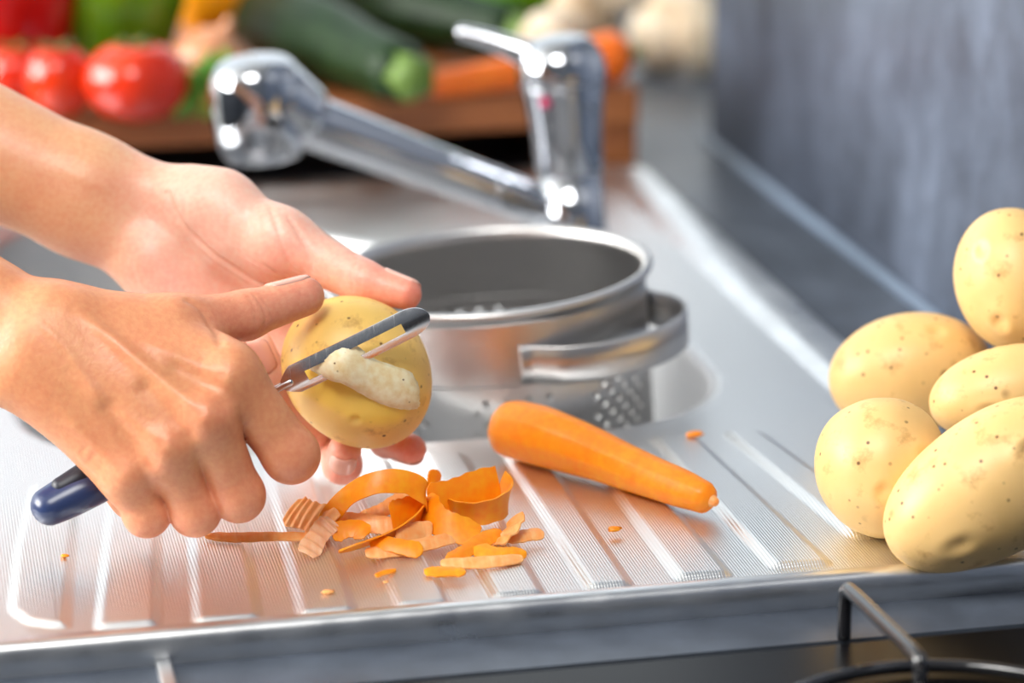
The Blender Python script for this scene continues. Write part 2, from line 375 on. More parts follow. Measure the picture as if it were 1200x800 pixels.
# ------------------------------------------------------------------ colander
m_dark = MT('dark_rubber', (.02, .02, .022, 1), .5).m
def colander():
    d = 1.415; c = at(570, 320, d); s = d/FPX; Rr = 186*s
    tl = math.radians(-4.0)
    ax = unit(np.array([0, 0, 1.0])*math.cos(tl)+Rv*math.sin(tl))
    B = basis(ax, Rv); t = empty('colander', (c[0], c[1], -.137)); tag(t, 'brushed steel colander with strap handle standing in the sink bowl', 'colander')
    Hh = .158
    # wall with a field of real round holes in clusters
    NA = 96; rows = 8; dz = math.pi*2*Rr/NA; z_top = -.035
    def pt(a, r, z): return c+B @ np.array([r*math.cos(a), r*math.sin(a), z])
    V = []; Fc = []; idx = {}
    def vid(i, j, side):
        k = (i % NA, j, side)
        if k not in idx:
            idx[k] = len(V); V.append(pt(2*math.pi*(i % NA)/NA, Rr-(.0012 if side else 0), z_top-j*dz))
        return idx[k]
    for i in range(NA):
        for j in range(rows):
            ph = (i+2) % 12
            hole = ph < 8 and (i+j) % 2 == 0 and 1 <= j <= 6
            for side in (0, 1):
                q = [vid(i, j, side), vid(i+1, j, side), vid(i+1, j+1, side), vid(i, j+1, side)]
                if not hole: Fc.append(tuple(q if side else q[::-1]))
            if hole:
                a0 = 2*math.pi*(i+.5)/NA; zc = z_top-(j+.5)*dz; rings = []
                for side in (0, 1):
                    ring = []
                    for k in range(12):
                        an = math.pi*.75-2*math.pi*k/12
                        ring.append(len(V)); V.append(pt(a0-math.cos(an)*-.36*dz/Rr, Rr-(.0012 if side else 0), zc+math.sin(an)*.36*dz))
                    rings.append(ring)
                    q = [vid(i, j, side), vid(i+1, j, side), vid(i+1, j+1, side), vid(i, j+1, side)]
                    for k in range(4):
                        for mm in range(3):
                            f = (q[k], ring[(3*k+mm+1) % 12], ring[(3*k+mm) % 12]); Fc.append(f if side else f[::-1])
                        f = (q[k], q[(k+1) % 4], ring[(3*k+3) % 12]); Fc.append(f if side else f[::-1])
                for k in range(12): Fc.append((rings[0][k], rings[0][(k+1) % 12], rings[1][(k+1) % 12], rings[1][k]))
    band = mesh_obj('perforated_wall', V, Fc, m_brushed, t, True)
    fix_normals(band); m = band.modifiers.new('e', 'EDGE_SPLIT'); m.split_angle = math.radians(40)
    zb = z_top-rows*dz
    V, Fc = lathe([(Rr, z_top), (Rr, z_top+.001), (Rr, -.0055), (Rr, -.0045), (Rr+.0010, -.002), (Rr+.0032, -.0008), (Rr+.004, .0012), (Rr+.003, .003), (Rr+.0008, .0032),
                   (Rr-.0012, .001), (Rr-.0013, -.004), (Rr-.0012, -.006), (Rr-.0012, z_top+.001), (Rr-.0012, z_top)], 128, B, c, closed=True)
    mesh_obj('rolled_rim', V, Fc, m_brushed, t)
    V, Fc = lathe([(Rr, zb), (Rr, zb-.001), (Rr, -Hh+.013), (Rr, -Hh+.012), (Rr-.004, -Hh+.003), (Rr-.014, -Hh), (.002, -Hh), (.002, -Hh+.0012), (Rr-.015, -Hh+.0012), (Rr-.0052, -Hh+.004), (Rr-.0012, -Hh+.012), (Rr-.0012, -Hh+.013), (Rr-.0012, zb-.001), (Rr-.0012, zb)], 96, B, c, closed=True)
    mesh_obj('base', V, Fc, m_brushed, t)
    V, Fc = lathe([(Rr-.022, -Hh+.001), (Rr-.022, -Hh-.017), (Rr-.025, -Hh-.017), (Rr-.025, -Hh+.001)], 64, B, c, closed=True)
    mesh_obj('foot_ring', V, Fc, m_brushed, t)
    # strap handle: band of metal bowed out from the wall
    ctl = [(-79, 1.004), (-75, 1.012), (-70.5, 1.06), (-64, 1.135), (-52, 1.225), (-38, 1.285), (-24, 1.29), (-13, 1.245), (-5, 1.16), (-1, 1.07), (3, 1.012), (8, 1.004)]
    P2 = catmull([(r*Rr*math.cos(math.radians(a)), r*Rr*math.sin(math.radians(a)), 0) for a, r in ctl], 70)
    T = np.gradient(P2, axis=0); Nn = np.array([unit(np.cross(v, (0, 0, 1))) for v in T])
    zt, zbm = -.0155, -.0345; V = []; Fc = []
    prof = [(.0, zt-.0008), (.0008, zt), (.0018, zt-.0008), (.0018, zbm+.0008), (.0008, zbm), (0, zbm+.0008)]; k = len(prof)
    for p, nn in zip(P2, Nn):
        for u, z in prof: V.append(c+B @ (p+nn*u+np.array([0, 0, z])))
    for i in range(len(P2)-1):
        for j in range(k): Fc.append((i*k+j, i*k+(j+1) % k, (i+1)*k+(j+1) % k, (i+1)*k+j))
    Fc.append(tuple(range(k))); Fc.append(tuple((len(P2)-1)*k+j for j in range(k)))
    fix_normals(mesh_obj('strap_handle', V, Fc, m_brushed, t))
colander()

# ------------------------------------------------------------------ faucet
def faucet():
    base = on(676, 303, 0); d0 = float(np.dot(base-Cv, Fv)); sc = d0/FPX
    t = empty('kitchen_faucet', base); tag(t, 'chrome single-lever faucet with long pull-out spout behind the colander', 'faucet')
    up = np.array([0, 0, 1.0]); ax = unit(up-Rv*.085); B = basis(ax, Rv)
    mesh_obj('base', *lathe([(.001, -.0005), (.0255, -.0005), (.0255, .004), (.0225, .0065), (.0192, .009), (.0186, .02), (.0184, .052)], 48, B, base), m_chrome, t)
    mesh_obj('body', *lathe([(.001, .0525), (.0187, .0525), (.0194, .054), (.0205, .075), (.0230, .095), (.0246, .104), (.0246, .105)], 48, B, base), m_chrome, t)
    mesh_obj('cap', *lathe([(.001, .1055), (.0250, .1055), (.0257, .107), (.0254, .113), (.0240, .119), (.0208, .1255), (.015, .130), (.007, .1318), (.001, .132)], 48, B, base), m_chrome, t)
    def q(x, y, dd=0): return at(x, y, d0+dd-.035)
    p = [q(680, 122), q(676, 98), q(658, 82), q(632, 69), q(602, 57), q(568, 45), q(541, 38)]
    mesh_obj('lever', *tube(p, [22*sc, 25*sc, 25*sc, 21*sc, 15*sc, 11*sc, 9*sc], 44, 28, flat=[1.1, 1.1, 1.05, 1, 1, 1, 1]), m_chrome, t)
    n = unit(unit(-Fv*np.array([1, 1, 0]))*.9-Rv*.45); dot = base+ax*.097+n*.0232
    mesh_obj('hot_cold_dot', *lathe([(.0005, -.001), (.0034, -.001), (.0034, .0010), (.0005, .0014)], 20, basis(n), dot), MT('magenta_dot', lin(190, 30, 90), .3).m, t)
    A = at(668, 254, d0-.004); E_ = at(338, 133, d0-.06)
    sp = mesh_obj('spout', *tube([A, A+(E_-A)*.33, A+(E_-A)*.66, E_], [.0118, .0125, .0142, .0160], 20, 36), m_chrome, t)
    dirn = unit(E_-A)
    mesh_obj('spout_ring', *lathe([(.0122, -.0008), (.0131, -.0008), (.0131, .0008), (.0122, .0008)], 36, basis(dirn), A+(E_-A)*.28, closed=True), m_chrome, sp)
    hc = at(303, 124, d0-.068); s = (d0-.068)/FPX
    hx = unit(up*.985+dirn*.10); Hd = basis(-hx, Rv); R0 = 57*s
    pr = [(.001, -61*s), (.35*R0, -60*s), (.68*R0, -55*s), (.88*R0, -43*s), (.98*R0, -22*s), (1.0*R0, 5*s), (.98*R0, 25*s), (.93*R0, 42*s), (.84*R0, 54*s), (.78*R0, 57*s), (.76*R0, 62*s), (.70*R0, 63*s), (.66*R0, 58*s), (.001, 57*s)]
    P = catmull([(a, b, 0) for a, b in pr[:9]], 30)
    hd = mesh_obj('spray_head', *lathe([(a, b) for a, b, _ in P]+pr[9:], 48, Hd, hc), m_chrome, t)
    mesh_obj('nozzle_plate', *lathe([(.001, 57.2*s), (.6*R0, 57.2*s), (.6*R0, 60*s), (.001, 60*s)], 32, Hd, hc), m_dark, hd)
    mesh_obj('collar', *tube([hc+Rv*.012+up*.002, at(352, 132, d0-.064)], [.0225, .0188], 6, 36), m_chrome, t)
faucet()

# ------------------------------------------------------------------ chopping board and background vegetables
BT = .052                                       # board top
def board():
    Y0 = 1.752; t = empty('chopping_board', (.2, 1.9, WT)); tag(t, 'thick reddish wooden chopping board on end supports beyond the faucet', 'chopping board')
    m = wood('oiled_beech', lin(128, 70, 34), lin(182, 112, 62))
    n = 6; y1 = 2.10
    for i in range(n):
        a = Y0+(y1-Y0)*i/n; b = Y0+(y1-Y0)*(i+1)/n
        bevel(mesh_obj('plank', *box(-.16, .474, a, b+.0002, BT-.025, BT-(.0004 if i % 2 else 0)), m, t, False), .0025 if i == 0 else .001, 2)
    for x0, x1 in ((.445, .474), (-.16, -.131)):
        bevel(mesh_obj('end_support', *box(x0, x1, Y0+.003, y1-.003, WT, BT-.0245), m, t, False), .003, 2)
    mesh_obj('added_back_rail', *box(-.131, .445, y1-.03, y1-.008, WT+.004, BT-.0245), m, t, False)  # rail added so that the gap under the board looks dark
board()
BGD = 1.93
def bg(px, py, d=BGD): return at(px, py, d)
def seat(px, py_bottom, z=None): return on(px, py_bottom, BT if z is None else z)
m_tom = veg('tomato_red', lin(205, 38, 18), .12, lin(222, 66, 22), 20); m_redp = veg('red_pepper_skin', lin(178, 14, 16), .12, lin(200, 20, 20))
m_greenp = veg('green_pepper_skin', lin(70, 118, 14), .12, lin(116, 160, 30), 14); m_yelp = veg('orange_pepper_skin', lin(240, 150, 8), .14, lin(250, 172, 20))
m_zuc = veg('zucchini_skin', lin(16, 38, 13), .45, lin(30, 56, 24), 60, .03, .03, .22); m_zucend = veg('zucchini_stem', lin(92, 120, 46), .5)
m_onion = veg('onion_skin', lin(206, 132, 92), .25, lin(228, 170, 130), 18); m_stem = veg('green_stem', lin(70, 110, 40), .5)
m_cset = carrot_mat('whole_carrot_skin', lin(232, 96, 14), lin(244, 126, 34), 90, .35)
m_mush = veg('mushroom_white', lin(196, 164, 126), .6, lin(240, 226, 204), 26); m_gill = veg('mushroom_gills', lin(150, 104, 66), .7)
m_leaf = veg('parsley_green', lin(70, 140, 36), .4, lin(110, 180, 60), 60)
def tomato(px, pyb, rx, h, label, tilt=(0, 0, 1)):
    p = seat(px, pyb); B = basis(unit(tilt), Rv); prof = []
    for t in np.linspace(0.03, math.pi-.03, 22):
        prof.append((rx*math.sin(t)**.9, -h/2*math.cos(t)-.0035*math.exp(-((math.pi-t)/.35)**2)*1.2))
    e = empty('tomato', p); tag(e, label, 'tomato', 'tomatoes on the board'); c = p+np.array([0, 0, h/2])
    mesh_obj('flesh', *lathe(prof, 48, B, c, mod=lambda a, s: 1+.018*math.cos(5*a+1)), m_tom, e)
    V = []; Fc = []
    top = c+B @ np.array([0, 0, h/2-.0045])
    for k in range(5):
        a = 2*math.pi*k/5; u = B @ np.array([math.cos(a), math.sin(a), .18]); v = B @ np.array([-math.sin(a), math.cos(a), 0]); i = len(V)
        V += [top, top+u*.007+v*.0028+B[:, 2]*.002, top+u*.016+B[:, 2]*.0015, top+u*.007-v*.0028+B[:, 2]*.002, top+u*.007-B[:, 2]*.0006]
        Fc += [(i, i+1, i+2), (i, i+2, i+3), (i, i+4, i+1), (i+1, i+4, i+2), (i+2, i+4, i+3), (i+3, i+4, i)]
    mesh_obj('calyx', V, Fc, m_stem, e)
def pepper(px, pyb, r, h, mat, label, axis=(0, 0, 1), z=None, ph=0):
    p = seat(px, pyb, z); ax = unit(axis); B = basis(ax, Rv)
    lift = h/2*abs(ax[2])+r*math.sqrt(max(0, 1-ax[2]**2)); c = p+np.array([0, 0, lift*.97])
    pf = [(.02, -.47), (.25, -.495), (.5, -.485), (.70, -.43), (.82, -.32), (.9, -.12), (.98, .12), (1.0, .3), (.94, .42), (.75, .49), (.45, .485), (.2, .43), (.05, .42)]
    P = catmull([(a, b, 0) for a, b in pf], 36)
    e = empty('bell_pepper', p); tag(e, label, 'bell pepper', 'bell peppers on the board')
    mesh_obj('fruit', *lathe([(a*r, b*h) for a, b, _ in P], 60, B, c, mod=lambda a, s: 1+.09*abs(math.cos(2*a+ph))**.8-.06+.02*math.cos(a*3)), mat, e)
    q = c+ax*(h*.40); mesh_obj('stem', *tube([q, q+ax*.012, q+ax*.022+B[:, 0]*.006], [.0075, .0042, .0052], 10, 14), m_stem, e)
tomato(162, 141, .0325, .051, 'larger glossy red tomato at the front edge of the board')
tomato(72, 137, .0215, .047, 'smaller glossy red tomato next to the larger one')
tomato(20, 122, .021, .040, 'red tomato mostly hidden behind the forearm under the red pepper')
pepper(18, 100, .042, .088, m_redp, 'red bell pepper at the end of the board behind the tomatoes', (.1, .1, 1), ph=.4)
pepper(146, 92, .040, .078, m_greenp, 'green bell pepper standing behind the larger tomato', (.15, -.1, 1), ph=.9)
pepper(262, 58, .041, .075, m_yelp, 'orange-yellow bell pepper behind the onion', (1, .2, .35), ph=.2)
pepper(612, 40, .034, .105, veg('light_green_pepper_skin', lin(88, 160, 20), .2, lin(120, 190, 40), 14), 'long bright green pepper beyond the courgettes', (1, -.35, .25), ph=.2)
def onion():
    p = seat(246, 110); e = empty('onion', p); tag(e, 'brown-skinned onion behind the larger tomato', 'onion')
    c = p+np.array([0, 0, .021]); B = basis(unit((.5, -.2, 1)), Rv)
    pf = [(.001, -.0245), (.008, -.0245), (.020, -.019), (.0265, -.006), (.0255, .008), (.018, .019), (.008, .0255), (.004, .031), (.0035, .037), (.001, .038)]
    P = catmull([(a*.86, b*.86, 0) for a, b in pf], 30)
    mesh_obj('bulb', *lathe([(a, b) for a, b, _ in P], 48, B, c, mod=lambda a, s: 1+.012*math.cos(7*a)), m_onion, e)
    q = c-B[:, 2]*.0202
    parts = [tube([q, q-B[:, 2]*.005+B[:, 0]*.005*math.cos(k)+B[:, 1]*.005*math.sin(k)], [.0006, .0003], 4, 6) for k in range(0, 12)]
    mesh_obj('roots', *join_geo(parts), m_gill, e)
onion()
def zucchini(p0, p1, r0, r1, label, sag=.0):
    e = empty('courgette', (p0+p1)/2-np.array([0, 0, max(r0, r1)])); tag(e, label, 'courgette', 'courgettes on the board')
    mid = (p0+p1)/2+np.array([0, 0, sag])
    mesh_obj('fruit', *tube([p0, (p0*3+p1)/4+np.array([0, 0, sag*.7]), mid, (p0+p1*3)/4+np.array([0, 0, sag*.7]), p1], [r0*.8, r0, r0, r1, r1*.9], 30, 40, section=lambda a, s: 1+.025*math.cos(8*a)), m_zuc, e)
    d = unit(p1-p0)
    mesh_obj('stem_end', *tube([p1-d*.006, p1+d*.012, p1+d*.020], [r1*.8, r1*.62, r1*.66], 10, 16, section=lambda a, s: 1+.10*math.cos(5*a)), m_zucend, e)
za = on(466, 124, BT)+np.array([0, 0, .0225]); zb_ = on(300, 62, BT)+np.array([0, 0, .0275])
zucchini(zb_, za, .0275, .0225, 'front dark green courgette with pale stem end on the board')
zc = on(592, 74, BT)+np.array([0, 0, .0222]); zd = on(385, 34, BT)+np.array([0, 0, .0290])
zucchini(zd, zc, .028, .021, 'dark green courgette lying behind the front courgette')
def carrot_whole():
    a = on(514, 115, BT)+np.array([0, 0, .009]); b = on(716, 98, BT)+np.array([0, 0, .018])
    e = empty('whole_carrot', (a+b)/2-np.array([0, 0, .013])); tag(e, 'whole orange carrot lying along the board front behind the faucet', 'carrot')
    mesh_obj('root', *tube([a, a*.7+b*.3, a*.3+b*.7, b], [.0088, .0105, .0125, .0170], 24, 30, section=lambda t, s: 1+.015*math.sin(40*s+3*t)), m_cset, e)
    d = unit(b-a); mesh_obj('top_stub', *tube([b+d*.012, b+d*.019], [.005, .004], 6, 12), m_stem, e)
carrot_whole()
def mushroom(p, r, label, axis=(0, 0, 1), h=None):
    ax = unit(axis); B = basis(ax, Rv); e = empty('mushroom', p); tag(e, label, 'mushroom', 'pale mushrooms at the end of the board')
    c = np.asarray(p)+np.array([0, 0, r*1.0])
    cap = [(.001, .62*r), (.4*r, .56*r), (.75*r, .36*r), (.97*r, .05*r), (1.0*r, -.15*r), (.93*r, -.26*r), (.85*r, -.22*r), (.5*r, -.08*r), (.3*r, -.05*r)]
    mesh_obj('cap', *lathe(cap, 40, B, c), m_mush, e)
    mesh_obj('gills', *lathe([(.28*r, -.06*r), (.84*r, -.23*r), (.80*r, -.27*r), (.28*r, -.13*r)], 40, B, c, closed=True), m_gill, e)
    mesh_obj('stalk', *lathe([(.001, -.02*r), (.31*r, -.05*r), (.28*r, -.5*r), (.36*r, -.92*r), (.30*r, -1.0*r), (.001, -1.02*r)], 28, B, c), m_mush, e)
for i, (px, py, z, r, ax, lb) in enumerate([
    (642, 80, BT, .024, (-.2, -.2, 1), 'white mushroom on the board end, beside the faucet lever'),
    (682, 62, BT, .025, (.4, -.9, .45), 'white mushroom tipped over so its brown gills show, above the carrot'),
    (715, 40, BT, .028, (0, 0, 1), 'white mushroom standing upright behind the tipped one'),
    (772, 84, WT, .029, (-.75, -.7, .25), 'pale mushroom tipped on the worktop beyond the board corner'),
    (818, 88, WT, .028, (.75, -.65, .35), 'pale mushroom leaning to the slate wall, brown gills showing'),
    (796, 52, WT, .031, (0, -.2, 1), 'pale mushroom upright behind the two tipped on the worktop')]):
    mushroom(on(px, py, z), r, lb, ax)
def parsley():
    p = seat(238, 140); e = empty('parsley_sprig', p); tag(e, 'small bright green parsley sprig under the spray head', 'herb')
    rnd = random.Random(4)
    for k in range(9):
        a = p+Rv*rnd.uniform(-.022, .006)+np.array([0, rnd.uniform(0, .02), .001]); b = a+Rv*rnd.uniform(-.004, .016)+np.array([0, 0, rnd.uniform(.008, .034)])
        mesh_obj('stalk', *tube([a, (a+b)/2+Rv*.002, b], [.0011, .0009], 6, 8), m_leaf, e)
        V = []; Fc = []; n = unit((rnd.uniform(-.5, .5), -1, rnd.uniform(-.2, .8))); u = unit(np.cross(n, (.3, .1, 1))); v = np.cross(n, u)
        V.append(b+n*.0012); V.append(b-n*.0012)
        for j in range(18):
            t = 2*math.pi*j/18; rr = .0095*(1+.35*math.cos(5*t))
            V.append(b+(u*math.cos(t)+v*math.sin(t))*rr+n*.0016*math.cos(3*t))
        for j in range(18): Fc += [(0, 2+j, 2+(j+1) % 18), (1, 2+(j+1) % 18, 2+j)]
        mesh_obj('leaf', V, Fc, m_leaf, e)
parsley()

# ------------------------------------------------------------------ potatoes
def camdir(v): return Rv*v[0]-Uv*v[1]+Fv*v[2]
def smooth_noise(P, seed, k=5, freq=1.0):
    r = np.random.RandomState(seed); out = np.zeros(len(P))
    for _ in range(k):
        out += np.sin(P @ (r.randn(3)*freq)+r.rand()*6.28)
    return out/k
def potato(px, py, d, a, b, c, ang, label, seed, mat=None, outline=None, dip=0, group='potatoes piled at the drainboard end', eyes=()):
    """a, b semi-axes across the view (px), c semi-axis in depth (px), long axis turned by ang degrees (screen sense), dip tilts it away"""
    s = d/FPX; cen = at(px, py, d); t = math.radians(ang); e1 = np.array([math.cos(t), math.sin(t), 0]); e2 = np.array([-math.sin(t), math.cos(t), 0]); e3 = np.array([0, 0, 1.0])
    if dip:
        k = math.radians(dip); e1, e3 = e1*math.cos(k)+e3*math.sin(k), e3*math.cos(k)-e1*math.sin(k)
    W1, W2, W3 = camdir(e1), camdir(e2), camdir(e3)
    nu, nv = 96, 64; D = []
    for i in range(nv+1):
        ph = -math.pi/2+math.pi*i/nv
        for j in range(nu): 
            th = 2*math.pi*j/nu; D.append((math.cos(ph)*math.cos(th), math.cos(ph)*math.sin(th), math.sin(ph)))
    D = np.array(D)
    if outline is not None:
        th = np.arctan2(D[:, 1], D[:, 0]) % (2*math.pi); ks = np.array(outline, float); m = len(ks)
        F_ = np.fft.rfft(ks)/m; rr = F_[0].real*np.ones(len(D))
        for q in range(1, len(F_)):
            fac = 1 if (m % 2 == 0 and q == m//2) else 2
            rr += fac*(F_[q]*np.exp(1j*q*th)).real
        wgt = np.hypot(D[:, 0], D[:, 1]); rr = rr*wgt+np.mean(ks)*(1-wgt)
        Q = np.column_stack([D[:, 0]*rr, D[:, 1]*rr, D[:, 2]*c])
    else: Q = D*np.array([a, b, c])
    nz = smooth_noise(D, seed, 5, 1.7)*.035+smooth_noise(D, seed+9, 5, 4.5)*.008
    if outline is not None: nz *= .35
    Q = Q*(1+nz)[:, None]
    for (ux, uy, uz, sz, dp) in eyes:
        u = unit((ux, uy, uz)); dd = np.arccos(np.clip(D @ u, -1, 1)); Q = Q*(1-dp*np.exp(-(dd/sz)**2)+dp*.45*np.exp(-((dd-sz*1.5)/sz)**2))[:, None]
    Q *= s
    V = [W1*q[0]+W2*q[1]+W3*q[2] for q in Q]; Fc = []
    for i in range(nv):
        for j in range(nu): Fc.append((i*nu+j, i*nu+(j+1) % nu, (i+1)*nu+(j+1) % nu, (i+1)*nu+j))
    o = mesh_obj('potato', V, Fc, mat or m_potato); o.location = tuple(cen)
    bm = bmesh.new(); bm.from_mesh(o.data); bmesh.ops.remove_doubles(bm, verts=bm.verts, dist=1e-6); bmesh.ops.recalc_face_normals(bm, faces=bm.faces)
    bm.to_mesh(o.data); bm.free(); o.data.polygons.foreach_set('use_smooth', [True]*len(o.data.polygons))
    tag(o, label, 'potato', group); return o
potato(1033, 546, 1.200, 78, 83, 80, 0, 'round yellow potato at the corner of the pile, on the drainboard', 3, eyes=[(-.1, .3, -.9, .10, .03), (.5, -.2, -.8, .09, .03)])
potato(1163, 568, 1.162, 142, 84, 80, -34, 'long yellow potato slanting upwards at the front of the pile', 12, eyes=[(.35, -.25, -.85, .09, .05), (-.55, .35, -.75, .12, .03)])
potato(1068, 436, 1.315, 97, 70, 68, -10, 'oval yellow potato at the back of the pile by the sink rim', 21, eyes=[(.3, -.6, -.7, .1, .03)])
potato(1185, 459, 1.240, 98, 54, 58, -12, 'yellow potato wedged in the middle of the pile under the topmost one', 33, eyes=[(-.4, .2, -.9, .1, .03)])
potato(1192, 330, 1.280, 87, 73, 72, 76, 'yellow potato on top of the pile by the slate wall', 47, eyes=[(.45, .55, -.7, .11, .05), (-.5, .5, -.6, .1, .04)])

# held potato
OUT = [87, 99, 92, 84, 88, 93, 87, 83]
hp = potato(418, 433, 1.232, 88, 88, 82, 0, 'yellow potato being peeled, held in the open hand', 5, m_potato2, outline=OUT, group=None, eyes=[(.02, .62, -.78, .06, .035)])
bpy.context.view_layer.update()
def bvh_of(o):
    me = o.data; mw = o.matrix_world if o.parent else Matrix.Translation(o.location)
    return BVHTree.FromPolygons([mw @ v.co for v in me.vertices], [tuple(p.vertices) for p in me.polygons])
HB = bvh_of(hp)
def shoot(tree, px, py, off=0.0):
    dirv = Vector(unit(Fv+Rv*(px-600)/FPX-Uv*(py-400)/FPX)); h = tree.ray_cast(Vector(Cv), dirv)
    if h[0] is None: return None
    return np.array(h[0])+np.array(h[1])*off
# the freshly peeled strip, in the potato's own colour attribute
strip = [np.array(shoot(HB, x, y)) for x, y in [(352, 440), (372, 452), (395, 463), (418, 474), (440, 480), (462, 479)]]
def seg_dist(P, pts):
    best = np.full(len(P), 9.0)
    for a, b in zip(pts[:-1], pts[1:]):
        ba = b-a; t = np.clip(((P-a) @ ba)/(ba @ ba), 0, 1); best = np.minimum(best, np.linalg.norm(P-(a+t[:, None]*ba), axis=1))
    return best
hv = np.array([np.array(v.co)+np.array(hp.location) for v in hp.data.vertices])
dd = seg_dist(hv, strip); at_ = hp.data.attributes.new('peeled', 'FLOAT', 'POINT')
at_.data.foreach_set('value', np.clip((.0092-dd)/.0035, 0, 1).astype(np.float32))
# peel flap curling off under the blade
def peel_flap():
    t = MT('pale_peel_inside', lin(240, 216, 160), .5); t.b.inputs['Subsurface Weight'].default_value = .2
    t.b.inputs['Subsurface Radius'].default_value = (.004, .003, .0015); t.b.inputs['Subsurface Scale'].default_value = 1
    nz = t.noise(260, 4); v = t.n('ShaderNodeTexVoronoi'); v.inputs['Scale'].default_value = 210; t.l(t.coord(), v.inputs['Vector'])
    c = t.ramp(nz, [(.3, lin(240, 212, 156)), (.7, lin(255, 242, 206))])
    sp = t.ramp(v.outputs['Distance'], [(.06, g(1)), (.14, g(0))]); kp = t.ramp(t.noise(70, 2), [(.5, g(0)), (.55, g(1))])
    c = t.mix(t.mix(1.0, sp, kp, 'MULTIPLY'), c, lin(120, 80, 44)); t.base(c); t.bump(nz, .4, .0006)
    up_ = catmull([(372, 419, 0), (392, 409, 0), (414, 407, 0), (436, 420, 0), (462, 429, 0), (480, 436, 0), (489, 452, 0), (488, 466, 0)], 34)
    lo_ = catmull([(364, 432, 0), (384, 441, 0), (404, 447, 0), (420, 458, 0), (436, 468, 0), (456, 476, 0), (472, 479, 0), (484, 479, 0)], 34)
    n = 12; V = []; Fc = []
    for i in range(34):
        s = i/33
        for j in range(n):
            w_ = j/(n-1); p = up_[i]*(1-w_)+lo_[i]*w_
            lift = .0007+.0034*math.sin(math.pi*min(max(w_, 0), 1))**.7*(1-.35*s)+.0062*math.exp(-((s-.24)/.17)**2)+.0004*math.sin(i*1.9+j*2.3)
            V.append(shoot(HB, p[0], p[1], lift))
    k = len(V)
    for i in range(34):
        for j in range(n):
            w_ = j/(n-1); p = up_[i]*(1-w_)+lo_[i]*w_; V.append(shoot(HB, p[0], p[1], .0001))
    idx = lambda i, j, b=0: b*k+i*n+j
    for i in range(33):
        for j in range(n-1):
            Fc += [(idx(i, j), idx(i, j+1), idx(i+1, j+1), idx(i+1, j)), (idx(i, j, 1), idx(i+1, j, 1), idx(i+1, j+1, 1), idx(i, j+1, 1))]
    for i in range(33):
        for j in (0, n-1): Fc.append((idx(i, j), idx(i+1, j), idx(i+1, j, 1), idx(i, j, 1)))
    for j in range(n-1):
        for i in (0, 33): Fc.append((idx(i, j), idx(i, j+1), idx(i, j+1, 1), idx(i, j, 1)))
    o = fix_normals(mesh_obj('peel_flap', V, Fc, t.m, hp)); o['label'] = 'pale inner side of the loosened peel'
peel_flap()

